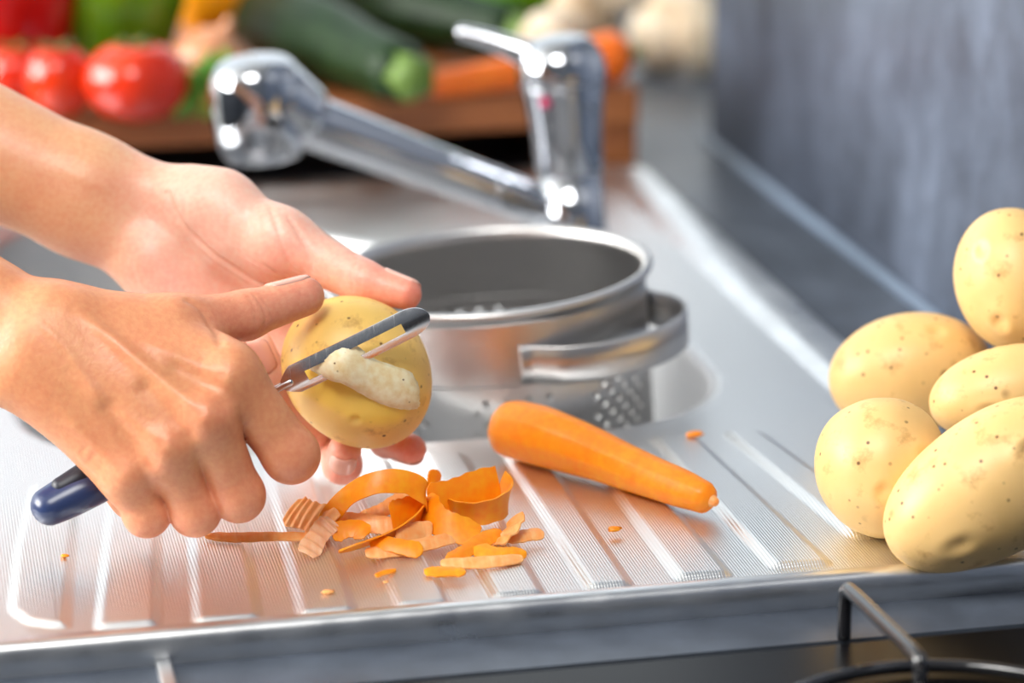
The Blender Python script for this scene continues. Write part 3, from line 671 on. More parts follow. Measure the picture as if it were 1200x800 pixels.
# ------------------------------------------------------------------ peeler
def peeler():
    m_h = MT('navy_plastic', lin(40, 54, 92), .28); nz = m_h.noise(300, 2); m_h.bump(nz, .04, .0003); m_h = m_h.m
    m_g = MT('dark_grip', lin(22, 26, 42), .45).m
    e = empty('vegetable_peeler', at(190, 528, 1.185)); tag(e, 'navy-handled swivel peeler with slotted steel blade in the fist', 'peeler')
    a = at(313, 461, 1.200); b = at(58, 593, 1.172); d = unit(b-a)
    hd = mesh_obj('handle', *tube([a, a+d*.014, a*.7+b*.3, (a+b)/2, a*.25+b*.75, a*.1+b*.9, b], [.0042, .0058, .0082, .0100, .0109, .0108, .0097], 40, 32, flat=[.95, .8, .82]), m_h, e)
    # darker inlay on the upper face near the butt, and a moulded line
    up_ = unit(np.cross(d, Fv)); up_ = up_ if up_[2] > 0 else -up_
    fr = unit(np.cross(d, up_)); fr = fr if np.dot(fr, Fv) < 0 else -fr
    c0 = a*.46+b*.54; c1 = a*.07+b*.93; nn = unit(up_*.8+fr*.62)
    p = [c0+nn*.0046, (c0+c1)/2+nn*.0054, c1+nn*.0052]
    mesh_obj('grip_inlay', *tube(p, [.0064, .0066, .0050], 24, 28), m_g, hd)
    q = unit(-up_*.62+fr*.8)
    mesh_obj('mould_line', *tube([a*.35+b*.65+q*.0102, a*.05+b*.95+q*.0096], [.0007, .0006], 10, 8), m_g, hd)
    # blade: slotted plate bent to a channel round its long axis
    A = at(331, 452, 1.1985); T_ = at(503, 368, 1.1935)
    ux = unit(T_-A); L = np.linalg.norm(T_-A); uz = unit(-Fv-ux*np.dot(-Fv, ux)); uy = np.cross(uz, ux)
    uy = uy if np.dot(uy, Uv) > 0 else -uy
    rk = math.radians(20); uz, uy = uz*math.cos(rk)-uy*math.sin(rk), uy*math.cos(rk)+uz*math.sin(rk)
    W = .0068; x0, x1 = .0, L
    def half(x):              # half width of the plate along its length
        if x < .006: return .0020+(W-.0020)*(x/.006)**.8
        if x > L-.011: return W*math.sqrt(max(.0, 1-((x-(L-.011))/.011)**2))
        return W
    nx = 80; xs = np.linspace(0, L*.9995, nx); sl0, sl1 = .0115, L-.0125
    cols = 20; th = .0007
    def P(x, v, off):          # v in -1..1 across
        y = v*max(half(x), .0003); ang_ = y/.0125
        return A+ux*x+uy*(.0125*math.sin(ang_))+uz*(.0125*math.cos(ang_)-.0125+off+.0012*math.sin(math.pi*x/L))
    V = []; Fc = []; I = {}
    vs = np.linspace(-1, 1, cols+1)
    for s_ in (0, 1):
        for i in range(nx):
            for j in range(cols+1): I[(i, j, s_)] = len(V); V.append(P(xs[i], vs[j], th if s_ else 0))
    solid = lambda i, j: not (sl0 < (xs[i]+xs[min(i+1, nx-1)])/2 < sl1 and -.42 < (vs[j]+vs[min(j+1, cols)])/2 < .28)
    cell = {(i, j) for i in range(nx-1) for j in range(cols) if solid(i, j)}
    for (i, j) in cell:
        Fc.append((I[i, j, 1], I[i+1, j, 1], I[i+1, j+1, 1], I[i, j+1, 1])); Fc.append((I[i, j, 0], I[i, j+1, 0], I[i+1, j+1, 0], I[i+1, j, 0]))
        for di, dj, e0, e1 in ((-1, 0, (i, j), (i, j+1)), (1, 0, (i+1, j), (i+1, j+1)), (0, -1, (i, j), (i+1, j)), (0, 1, (i, j+1), (i+1, j+1))):
            if (i+di, j+dj) not in cell: Fc.append((I[e0+(0,)], I[e1+(0,)], I[e1+(1,)], I[e0+(1,)]))
    bl_ = fix_normals(mesh_obj('blade', V, Fc, m_bladesteel, e))
    m = bl_.modifiers.new('e', 'EDGE_SPLIT'); m.split_angle = math.radians(35)
    mesh_obj('pivot_pin', *tube([a+d*.002, A+ux*.004], [.0017, .0017], 6, 14), m_bladesteel, e)
peeler()

# ------------------------------------------------------------------ peeled carrot, peels and crumbs
m_carrot = carrot_mat('peeled_carrot_flesh', lin(255, 128, 0), lin(255, 158, 16), 120)
m_peel = carrot_mat('carrot_peel_orange', lin(255, 128, 0), lin(255, 164, 14), 160)
m_peel_pale = carrot_mat('carrot_peel_skin_side', lin(255, 146, 60), lin(255, 192, 128), 320, amt=.7)
def peeled_carrot():
    pts = [(603, 503, .0138), (640, 513, .0140), (690, 530, .0120), (745, 552, .0098), (795, 571, .0086), (823, 582, .0074)]
    path = [on(x, y, r+.0024) for x, y, r in pts]; rnd = random.Random(2)
    def sec(a, s):
        k = 9; ph = a*k/(2*math.pi); f = ph-math.floor(ph); c = math.cos(math.pi/k); return c/math.cos((f-.5)*2*math.pi/k)*.5+.5+.012*math.sin(2*a+9*s)+.006*math.sin(31*s+2*a)
    V, Fc = tube(path, [r for _, _, r in pts], 60, 54, section=sec)
    c = np.mean(path, axis=0); ax = unit(path[-1]-path[0]); B = basis((0, 0, 1), ax)
    L_ = [B.T @ (np.asarray(v)-c) for v in V]
    e = mesh_obj('peeled_carrot', L_, Fc, m_carrot)
    e.matrix_world = Matrix(((B[0, 0], B[0, 1], B[0, 2], c[0]), (B[1, 0], B[1, 1], B[1, 2], c[1]), (B[2, 0], B[2, 1], B[2, 2], c[2]), (0, 0, 0, 1)))
    tag(e, 'peeled orange carrot lying on the ribbed drainboard', 'carrot')
    bpy.context.view_layer.update()
    tip = B.T @ (path[-1]-c); d = unit(tip-B.T @ (path[-2]-c))
    o = mesh_obj('cut_tip', *tube([tip+d*.0040, tip+d*.0068], [.0034, .0022], 6, 14), m_peel_pale, None); o.parent = e
peeled_carrot()
def ribbon(name, pts, width, label, mat=None, tilt=(0,), thick=.0007, taper=(1, 1), group='carrot peel heap', wdir=None, ridges=0):
    """pts: (px, py, height above deck); tilt: 0 = lying flat, 90 = standing on edge, along the strip"""
    width *= 1.22; path = catmull([on(x, y, z) for x, y, z in pts], 40); n = len(path); T, _, _ = frames(path)
    tl = np.interp(np.linspace(0, 1, n), np.linspace(0, 1, len(tilt)), tilt); m = 8; V = []; Fc = []
    for i in range(n):
        hz = np.cross((0, 0, 1.0), T[i]); hz = unit(hz) if np.linalg.norm(hz) > 1e-3 else np.array([1.0, 0, 0])
        upn = unit(np.cross(T[i], hz)); k = math.radians(tl[i]); wv = hz*math.cos(k)+upn*math.sin(k); nr = np.cross(T[i], wv)
        s = i/(n-1); e0 = min(1, (s/.14))**.5*(1-taper[0])+taper[0] if s < .14 else 1; e1 = min(1, ((1-s)/.14))**.5*(1-taper[1])+taper[1] if s > .86 else 1
        ww = width*e0*e1*(1+.07*math.sin(9*s+len(label))+.035*math.sin(37*s+2*len(label)))
        for j in range(m):
            u = j/(m-1)-.5; bow = .0005*math.cos(u*math.pi)+(.0005*math.sin(s*ridges*6.28) if ridges else 0)
            V.append(path[i]+wv*u*ww+nr*(bow+thick/2))
        for j in range(m):
            u = .5-j/(m-1); bow = .0005*math.cos(u*math.pi)+(.0005*math.sin(s*ridges*6.28) if ridges else 0)
            V.append(path[i]+wv*u*ww+nr*(bow-thick/2))
    q = 2*m
    for i in range(n-1):
        for j in range(q): Fc.append((i*q+j, i*q+(j+1) % q, (i+1)*q+(j+1) % q, (i+1)*q+j))
    Fc.append(tuple(range(q))[::-1]); Fc.append(tuple((n-1)*q+j for j in range(q)))
    V = np.array(V); low = V[:, 2].min()
    if low < .0028: V[:, 2] += .0028-low
    c = V.mean(0); o = fix_normals(mesh_obj(name, V-c, Fc, mat or m_peel)); em = o.modifiers.new('e', 'EDGE_SPLIT'); em.split_angle = .8; o.location = tuple(c); tag(o, label, 'carrot peel', group); return o
R_ = lambda *a, **k: ribbon('carrot_peel', *a, **k)
R_([(240, 629, .0035), (275, 631, .0036), (315, 630, .0037), (366, 630, .004)], .0046, 'long thin straight peel sticking out of the heap', m_peel_pale, (20,), taper=(.2, .7))
R_([(377, 622, .004), (388, 604, .010), (410, 580, .020), (442, 566, .026), (478, 566, .025), (496, 580, .019), (497, 602, .008)], .0078, 'tall arched peel bridging the heap', None, (80, 70, 50, 60, 75, 80), taper=(.5, .9))
R_([(503, 588, .013), (520, 582, .0145), (548, 574, .016), (584, 564, .018)], .0115, 'broad curled peel standing on edge at the top of the heap', None, (80, 75, 72, 78), taper=(.5, 1))
R_([(588, 570, .014), (597, 586, .011), (592, 597, .009), (570, 606, .0075), (540, 608, .007), (526, 600, .008)], .0105, 'broad peel folded back under the curled one', None, (78, 80, 76, 74), taper=(1, .5))
R_([(498, 588, .013), (508, 606, .010), (526, 618, .008), (562, 628, .005)], .0105, 'wide smooth peel running down the front of the heap', None, (55, 50, 40, 30), taper=(.6, .6))
R_([(502, 592, .012), (488, 608, .0105), (462, 624, .009), (430, 636, .0075), (398, 646, .006)], .0072, 'twisting peel ending in a rounded bright tip', None, (85, 60, 40, 35), taper=(.5, .35))
R_([(428, 652, .003), (460, 649, .0032), (500, 641, .0034), (544, 630, .0036)], .0058, 'long flat peel along the front edge of the heap', m_peel_pale, (25,), taper=(.4, .4))
R_([(434, 638, .0055), (455, 640, .0062), (480, 645, .005), (496, 648, .004)], .0062, 'short leaf-shaped peel below the twisting one', None, (35,), taper=(.1, .2))
R_([(359, 655, .003), (368, 641, .0045), (378, 626, .006), (390, 616, .008)], .0076, 'pale ridged peel with its skin side up', carrot_mat('carrot_peel_pale_skin', lin(244, 160, 108), lin(255, 206, 168), 320, amt=.7), (25, 35, 30), taper=(.7, .7), ridges=5)
R_([(340, 602, .006), (352, 606, .0065), (368, 611, .007), (388, 622, .006)], .0118, 'ridged wrinkled peel at the tail of the heap', m_peel_pale, (38, 45, 40), taper=(.3, .9), ridges=6)
R_([(388, 628, .005), (402, 623, .006), (418, 622, .006), (430, 630, .004)], .0072, 'small curled peel tucked beside the pale ridged one', None, (50, 40, 20), taper=(.5, .4))
R_([(394, 613, .005), (415, 614, .0055), (440, 618, .005), (470, 620, .004)], .0064, 'narrow rough peel passing under the arched one', m_peel_pale, (50,), taper=(.6, .8))
R_([(418, 612, .004), (440, 602, .007), (456, 594, .009), (480, 580, .010)], .0056, 'pale narrow peel behind the arched one', m_peel_pale, (40,), taper=(.4, .4))
R_([(458, 610, .009), (466, 607, .0095), (482, 600, .0105), (496, 596, .011)], .0115, 'upright peel panel framed by the arched one', None, (85,), taper=(.9, .9))
R_([(505, 574, .012), (508, 562, .016), (511, 550, .020)], .0058, 'small pointed peel sticking up behind the heap', None, (70,), taper=(1, .15))
R_([(468, 636, .006), (480, 628, .007), (494, 622, .007), (506, 624, .006)], .0080, 'dull orange peel inside the heap under the twisting one', m_peel_pale, (45,), taper=(.5, .5))
R_([(586, 628, .005), (604, 630, .0045), (620, 628, .004), (637, 626, .004)], .0062, 'dark oval peel at the outer end of the heap', m_peel_pale, (20,), taper=(.3, .3))
R_([(606, 606, .010), (602, 618, .008), (594, 630, .006), (582, 640, .004)], .0080, 'crumpled pale peel leaning at the outer end of the heap', m_peel_pale, (40, 30, 20), taper=(.8, .6), ridges=3)
R_([(524, 662, .003), (545, 650, .0035), (564, 638, .004), (586, 626, .005)], .0058, 'straight peel slanting away from the loose flat ones', None, (25,), taper=(.2, .5))
R_([(556, 642, .005), (575, 648, .005), (595, 650, .005), (616, 648, .0045)], .0064, 'flat peel lying across the slanting one', None, (25,), taper=(.2, .3))
R_([(516, 660, .0045), (545, 660, .0045), (580, 658, .0045), (612, 654, .004)], .0050, 'rough flat peel parallel to the drainboard edge', m_peel_pale, (25,), taper=(.3, .5))
R_([(497, 671, .0032), (512, 672, .0034), (530, 672, .0032), (546, 673, .003)], .0052, 'small oval peel lying apart in front of the heap', None, (15,), taper=(.1, .1))
R_([(440, 676, .003), (450, 672, .003), (464, 669, .003)], .0022, 'tiny sliver of peel in front of the heap', None, (10,), taper=(.2, .2))
def crumb(px, py, r, label, seed, mat):
    rnd = np.random.RandomState(seed); p = on(px, py, .0027 if seed != 5 else .001); V = []; Fc = []; seg = 10; rings = 6
    for i in range(rings+1):
        a = math.pi*i/rings
        for j in range(seg):
            t = 2*math.pi*j/seg; k = 1+.25*rnd.randn()*math.sin(a); V.append((r*1.5*math.sin(a)*math.cos(t)*k, r*math.sin(a)*math.sin(t)*k, r*.5*(1-math.cos(a))-.0002))
    for i in range(rings):
        for j in range(seg): Fc.append((i*seg+j, i*seg+(j+1) % seg, (i+1)*seg+(j+1) % seg, (i+1)*seg+j))
    o = fix_normals(mesh_obj('carrot_crumb', V, Fc, mat)); o.location = tuple(p); tag(o, label, 'carrot crumb', 'carrot crumbs on the drainboard')
crumb(76, 652, .0013, 'tiny carrot crumb on the ridge below the peeler handle', 1, m_peel)
crumb(385, 695, .0016, 'tiny pale carrot crumb in front of the peel heap', 2, m_peel_pale)
crumb(719, 622, .0022, 'thin carrot chip in front of the peeled carrot', 3, m_peel)
crumb(815, 511, .0027, 'carrot chip behind the peeled carrot near the bowl', 4, m_peel)
crumb(452, 682, .0008, 'minute carrot speck in front of the peel heap by the sliver', 6, m_peel_pale)

# ------------------------------------------------------------------ hob
def hob():
    m_glass = MT('black_hob_glass', (.003, .003, .004, 1), .3, Specular_IOR_Level=.2).m; m_iron = MT('black_enamel', (.012, .012, .014, 1), .12, Coat_Weight=1.0).m
    t = empty('gas_hob', (.3, .7, WT)); tag(t, 'black gas hob in front of the sink', 'hob')
    bevel(mesh_obj('hob_plate', *box(-.02, .47, .30, .975, WT-.002, WT+.004), m_glass, t, False), .002)
    zt = .016
    A = on(991, 687, zt); Bp = on(1056, 750, zt); d = unit(Bp-A); cen = A+d*.115; cen[2] = WT
    gr = empty('pan_support', (cen[0], cen[1], WT+.004)); tag(gr, 'black wire pan support standing on the hob', 'pan support')
    ang0 = math.atan2(A[1]-cen[1], A[0]-cen[0])
    for k in range(4):
        a = ang0+k*math.pi/2; u = np.array([math.cos(a), math.sin(a), 0])
        c0 = np.array([cen[0], cen[1], 0])
        o_ = c0+u*.115; i_ = c0+u*.045
        pts = [o_+np.array([0, 0, WT+.005]), o_+np.array([0, 0, zt-.006]), o_-u*.002+np.array([0, 0, zt-.001]), o_-u*.008+np.array([0, 0, zt]), (o_+i_)/2+np.array([0, 0, zt]), i_+np.array([0, 0, zt]), i_-u*.004+np.array([0, 0, zt-.004]), i_-u*.005+np.array([0, 0, WT+.012])]
        mesh_obj('arm', *tube(pts, [.0029]*8, 48, 16), m_iron, gr)
    ringp = [np.array([cen[0]+.075*math.cos(x), cen[1]+.075*math.sin(x), WT+.008]) for x in np.linspace(0, 2*math.pi, 60)]
    mesh_obj('ring', *tube(ringp, [.0026]*60, 90, 12, round_ends=False), m_iron, gr)
    V, Fc = lathe([(.001, .0035), (.036, .0035), (.036, .012), (.030, .016), (.001, .017)], 48, np.eye(3), (cen[0], cen[1], WT)); mesh_obj('burner_cap', V, Fc, m_iron, t)
hob()

# ------------------------------------------------------------------ hands: smooth-union surfaces grown round the bones
def cc(px, py, d): return np.array([(px-600)/FPX*d, (py-400)/FPX*d, d])
CM = np.column_stack([Rv, -Uv, Fv])
def to_world(P): return P @ CM.T + Cv
def smin(a, b, k):
    h = np.maximum(k-np.abs(a-b), 0)/k; return np.minimum(a, b)-h*h*k*.25
def rcone(P, a, b, ra, rb):
    ba = b-a; t = np.clip(((P-a) @ ba)/(ba @ ba), 0, 1); return np.linalg.norm(P-(a+t[:, None]*ba), axis=1)-(ra+t*(rb-ra))
def ellip(P, c, A, r):
    q = (P-c) @ A; k0 = np.linalg.norm(q/r, axis=1); k1 = np.linalg.norm(q/(r*r), axis=1)+1e-9; return k0*(k0-1)/k1
class Hand:
    def __init__(s): s.palm = []; s.fingers = []; s.kp = .012
    def P(s, a, b, ra, rb, k=None): s.palm.append((cc(*a), cc(*b), ra/1000, rb/1000, k or s.kp))
    def finger(s, js, rs, k=.007, extra=()):
        s.fingers.append(([cc(*j) for j in js], [r/1000 for r in rs], k, [(cc(*p), r/1000) for p, r in extra]))
    def field(s, P):
        d = None
        for a, b, ra, rb, k in s.palm:
            x = rcone(P, a, b, ra, rb); d = x if d is None else smin(d, x, k)
        out = d
        for js, rs, k, extra in s.fingers:
            f = None
            for i in range(len(js)-1):
                x = rcone(P, js[i], js[i+1], rs[2*i], rs[2*i+1]); f = x if f is None else smin(f, x, .004)
            for p, r in extra: f = smin(f, np.linalg.norm(P-p, axis=1)-r, .005)
            out = smin(out, smin(d, f, k), .0007)
        return out
    def mesh(s, h=.0010):
        pts = [(a, max(ra, rb)) for a, b, ra, rb, _ in s.palm]+[(b, max(ra, rb)) for a, b, ra, rb, _ in s.palm]
        for js, rs, _, _ in s.fingers: pts += [(j, max(rs)) for j in js]
        lo = np.min([p-r for p, r in pts], axis=0)-.006; hi = np.max([p+r for p, r in pts], axis=0)+.006
        bs = 8; nb = np.ceil((hi-lo)/(h*bs)).astype(int); dims = nb*bs+1
        G = np.ones(dims, np.float32)
        bi = np.stack(np.meshgrid(*[np.arange(n) for n in nb], indexing='ij'), -1).reshape(-1, 3)
        cen = lo+(bi+.5)*bs*h; v = s.field(cen); keep = np.abs(v) < bs*h*.95+.003
        inside = bi[(~keep) & (v < 0)]
        for b in inside: G[b[0]*bs:b[0]*bs+bs+1, b[1]*bs:b[1]*bs+bs+1, b[2]*bs:b[2]*bs+bs+1] = -1
        loc = np.stack(np.meshgrid(*[np.arange(bs+1)]*3, indexing='ij'), -1).reshape(-1, 3)
        kb = bi[keep]
        for c0 in range(0, len(kb), 400):
            b = kb[c0:c0+400]; ijk = (b[:, None, :]*bs+loc[None]).reshape(-1, 3); val = s.field(lo+ijk*h)
            G[ijk[:, 0], ijk[:, 1], ijk[:, 2]] = val
        # surface nets
        S = G < 0
        corner = [(i, j, k) for i in (0, 1) for j in (0, 1) for k in (0, 1)]
        nx, ny, nz = dims
        cnt = sum(S[i:nx-1+i, j:ny-1+j, k:nz-1+k].astype(np.int8) for i, j, k in corner)
        cells = np.argwhere((cnt > 0) & (cnt < 8)); vid = -np.ones((nx-1, ny-1, nz-1), np.int32)
        vid[cells[:, 0], cells[:, 1], cells[:, 2]] = np.arange(len(cells))
        acc = np.zeros((len(cells), 3)); num = np.zeros(len(cells))
        for a in range(8):
            for b in range(a+1, 8):
                ca, cb = np.array(corner[a]), np.array(corner[b])
                if np.abs(ca-cb).sum() != 1: continue
                A = cells+ca; B = cells+cb; va = G[A[:, 0], A[:, 1], A[:, 2]]; vb = G[B[:, 0], B[:, 1], B[:, 2]]
                m = (va < 0) != (vb < 0); t = np.where(m, va/np.where(m, va-vb, 1), 0)
                acc += np.where(m[:, None], ca+(cb-ca)*t[:, None], 0); num += m
        V = lo+(cells+acc/num[:, None])*h
        faces = []
        for ax in range(3):
            sl0 = [slice(None)]*3; sl1 = [slice(None)]*3; sl0[ax] = slice(0, -1); sl1[ax] = slice(1, None)
            cr = S[tuple(sl0)] != S[tuple(sl1)]; e = np.argwhere(cr)
            u, w_ = (ax+1) % 3, (ax+2) % 3; ok = (e[:, u] > 0) & (e[:, w_] > 0) & (e[:, u] < dims[u]-1) & (e[:, w_] < dims[w_]-1); e = e[ok]
            du = np.eye(3, dtype=int)[u]; dw = np.eye(3, dtype=int)[w_]
            q = [e-du-dw, e-dw, e, e-du]; q = np.stack([vid[x[:, 0], x[:, 1], x[:, 2]] for x in q], 1)
            flip = ~S[e[:, 0], e[:, 1], e[:, 2]]; q[flip] = q[flip][:, ::-1]; faces.append(q)
        Fq = np.vstack(faces); Fq = Fq[(Fq >= 0).all(1)]
        for _ in range(2):
            gr = s.grad(V); V = V-np.clip(s.field(V), -h, h)[:, None]*gr
        return V, Fq
    def grad(s, P, e=.0006):
        gx = np.stack([s.field(P+np.eye(3)[i]*e)-s.field(P-np.eye(3)[i]*e) for i in range(3)], 1); return gx/(np.linalg.norm(gx, axis=1)[:, None]+1e-9)
    def march(s, px, py, d0=1.05):
        u = cc(px, py, 1.0); u = u/np.linalg.norm(u); t = d0
        for _ in range(90):
            v = float(s.field((u*t)[None])[0])
            if v < 2e-4: return u*t
            t += v*.8
            if t > 1.6: return None
        return u*t
def smooth_relief(V, N, lines, col):
    """lines: (points, width mm, depth mm, tint) - creases (depth > 0) and tendon ridges (depth < 0)"""
    for pts, wd, dp, tint in lines:
        if len(pts) < 2: continue
        lo = np.min(pts, 0)-.012; hi = np.max(pts, 0)+.012; m = np.where(((V > lo) & (V < hi)).all(1))[0]
        if len(m) == 0: continue
        d = seg_dist(V[m], np.array(pts)); k = np.exp(-(d/(wd/1000))**2)
        if dp < 0 and len(pts) > 4:                   # ridges fade out towards their ends
            e = np.minimum(np.linalg.norm(V[m]-pts[0], axis=1), np.linalg.norm(V[m]-pts[-1], axis=1)*2); k = k*np.clip(e/.014, .05, 1)
        V[m] -= N[m]*(k*dp/1000)[:, None]
    return V
m_skin = skin_mat('skin')
nail_t = MT('fingernail', lin(236, 178, 160), .25); nail_t.b.inputs['Subsurface Weight'].default_value = .15; nail_t.b.inputs['Subsurface Radius'].default_value = (.003, .0015, .001); nail_t.b.inputs['Subsurface Scale'].default_value = 1
m_nail = nail_t.m
person = empty('person', to_world(cc(60, 380, 1.2)[None])[0]); tag(person, 'two bare forearms and hands peeling a potato over the sink', 'person')
def nail(hand, arm, j, t, dors, w_mm=11, l0=.30, l1=1.0, ext=.0):
    """nail plate on the distal phalanx from joint j to tip t; dors = direction the nail faces (camera frame)"""
    j, t = cc(*j), cc(*t); ax = t-j; L = np.linalg.norm(ax); ax /= L; n = np.array(dors, float); n = unit(n-ax*np.dot(n, ax)); sd = np.cross(ax, n)
    nu, nv = 14, 11; V = []; Fc = []
    half = w_mm/2000; R0 = half*1.25
    tip_ext = L+.0050
    for i in range(nu):
        s = i/(nu-1); x = L*l0+(tip_ext+ext-L*l0)*s
        shape = min(1, (1-abs(2*s-1)**5)*1.0)**.5 if s < .5 else (1-max(0, (s-.72)/.28)**2*.35)
        for k in range(nv):
            v = (k/(nv-1)*2-1)*max(shape, .25); a = v*math.radians(52)
            dirv = n*math.cos(a)+sd*math.sin(a); base_ = j+ax*x-n*.001*0
            o = base_-ax*max(0, x-L)*.9
            r = .002
            dv = unit(dirv+ax*max(0, (x-L))/.0075*.75)
            for _ in range(24):
                f = float(hand.field((o+dv*r)[None])[0]); r -= f*.7
                if abs(f) < 5e-5: break
            edge = max(abs(k/(nv-1)*2-1), 1-s*6 if s < .17 else 0)
            V.append(o+dv*(r+.00045-.0007*edge**4))
    for i in range(nu-1):
        for k in range(nv-1): Fc.append((i*nv+k, i*nv+k+1, (i+1)*nv+k+1, (i+1)*nv+k))
    W = to_world(np.array(V)); o = fix_normals(mesh_obj('fingernail', W, Fc, m_nail, None))
    sm = o.modifiers.new('thickness', 'SOLIDIFY'); sm.thickness = .0007; sm.offset = 0
    o.parent = arm; return o
def build_hand(name, H, colour, lines, h=.0010):
    V, Fq = H.mesh(h); N = H.grad(V, .0012); col = colour(V)
    L3 = []
    for px, wd, dp, tint in lines:
        pts = [H.march(*p) for p in px]; pts = [p for p in pts if p is not None]; L3.append((pts, wd, dp, tint))
    dense = []
    for pts, wd, dp, tint in L3:
        if len(pts) > 2: pts = list(catmull(pts, 5*len(pts)))
        dense.append((pts, wd, dp, tint))
    V = smooth_relief(V, N, dense, col)
    W = to_world(V); me = bpy.data.meshes.new(name); me.vertices.add(len(W)); me.vertices.foreach_set('co', W.astype(np.float32).ravel())
    me.loops.add(Fq.size); me.loops.foreach_set('vertex_index', Fq.astype(np.int32).ravel())
    me.polygons.add(len(Fq)); me.polygons.foreach_set('loop_start', np.arange(0, Fq.size, 4, dtype=np.int32))
    me.update(calc_edges=True); me.validate()
    me.polygons.foreach_set('use_smooth', [True]*len(me.polygons))
    a = me.attributes.new('skin', 'FLOAT_COLOR', 'POINT'); a.data.foreach_set('color', np.hstack([col, np.ones((len(col), 1))]).astype(np.float32).ravel())
    o = bpy.data.objects.new(name, me); COL.objects.link(o); me.materials.append(m_skin); fix_normals(o)
    o.parent = person; o.matrix_parent_inverse = Matrix.Translation(person.location).inverted(); return o
def spots(V, col, pts, tint):
    for p, r, k in pts:
        w_ = np.exp(-(np.linalg.norm(V-cc(*p), axis=1)/(r/1000))**2)*k; col = col*(1-w_[:, None])+np.array(tint)[:3]*w_[:, None]
    return col

# right hand (fist round the peeler, thumb stretched onto the potato)
RH = Hand()
RH.P((-640, -104, 1.26), (-25, 355, 1.172), 40, 17.5); RH.P((-650, -54, 1.26), (-28, 412, 1.172), 40, 17.5, .02)
RH.P((-25, 355, 1.172), (70, 385, 1.166), 17.5, 15); RH.P((-28, 412, 1.172), (62, 445, 1.166), 17.5, 15)
MCP = dict(i=(270, 441, 1.160), m=(243, 489, 1.151), r=(197, 524, 1.152), p=(149, 556, 1.158))
RH.P((55, 385, 1.164), MCP['i'], 14, 11.5); RH.P((50, 402, 1.161), MCP['m'], 13.5, 11.5)
RH.P((45, 422, 1.161), MCP['r'], 13.5, 11); RH.P((40, 438, 1.164), MCP['p'], 14, 10.5)
RH.P((70, 395, 1.176), (215, 445, 1.175), 13, 10); RH.P((60, 440, 1.176), (135, 540, 1.172), 13, 10)
RH.P((75, 378, 1.170), (205, 384, 1.178), 14, 12.0)                       # thumb metacarpal
RH.P((150, 395, 1.172), (252, 420, 1.168), 11, 9.5)                       # web
RH.finger([(200, 384, 1.178), (288, 369, 1.196), (357, 347, 1.208)], [12.4, 10.2, 10.2, 8.5], .010)
RH.finger([MCP['i'], (341, 533, 1.172), (312, 500, 1.197), (272, 474, 1.199)], [12.4, 11.0, 9.6, 8, 8, 7], .008, [((341, 533, 1.170), 11.0)])
RH.finger([MCP['m'], (279, 580, 1.168), (252, 556, 1.196), (218, 527, 1.199)], [11.3, 10.2, 9.2, 8, 8, 7], .007, [((280, 581, 1.166), 9.8)])
RH.finger([MCP['r'], (228, 598, 1.167), (202, 580, 1.194), (176, 552, 1.197)], [10.8, 9.6, 9, 7.8, 7.8, 7], .008, [((229, 599, 1.165), 9.5)])
RH.finger([MCP['p'], (172, 601, 1.166), (152, 586, 1.189), (128, 566, 1.192)], [10.2, 8.8, 8.2, 7, 7, 6.4], .008, [((172, 602, 1.165), 8.6)])
tanA = np.array(lin(222, 152, 110)[:3]); tanB = np.array(lin(222, 140, 104)[:3]); pinkC = np.array(lin(228, 138, 112)[:3])
def rcol(V):
    c = np.tile(tanA, (len(V), 1)); nzv = smooth_noise(V*55, 3, 6, 1.0)[:, None]; c = c*(1-.25*np.clip(nzv+.2, 0, 1))+tanB*.25*np.clip(nzv+.2, 0, 1)
    c = spots(V, c, [((346, 538, 1.17), 16, .6), ((281, 590, 1.165), 15, .6), ((230, 608, 1.165), 14, .6), ((172, 612, 1.165), 13, .6), ((243, 489, 1.14), 10, .35), ((149, 556, 1.15), 11, .4), ((197, 524, 1.14), 9, .3)], lin(230, 146, 116))
    c = spots(V, c, [((360, 345, 1.2), 18, .75), ((310, 365, 1.19), 16, .55), ((250, 375, 1.18), 18, .3)], lin(238, 158, 136)); return c
cr = lin(176, 96, 70)
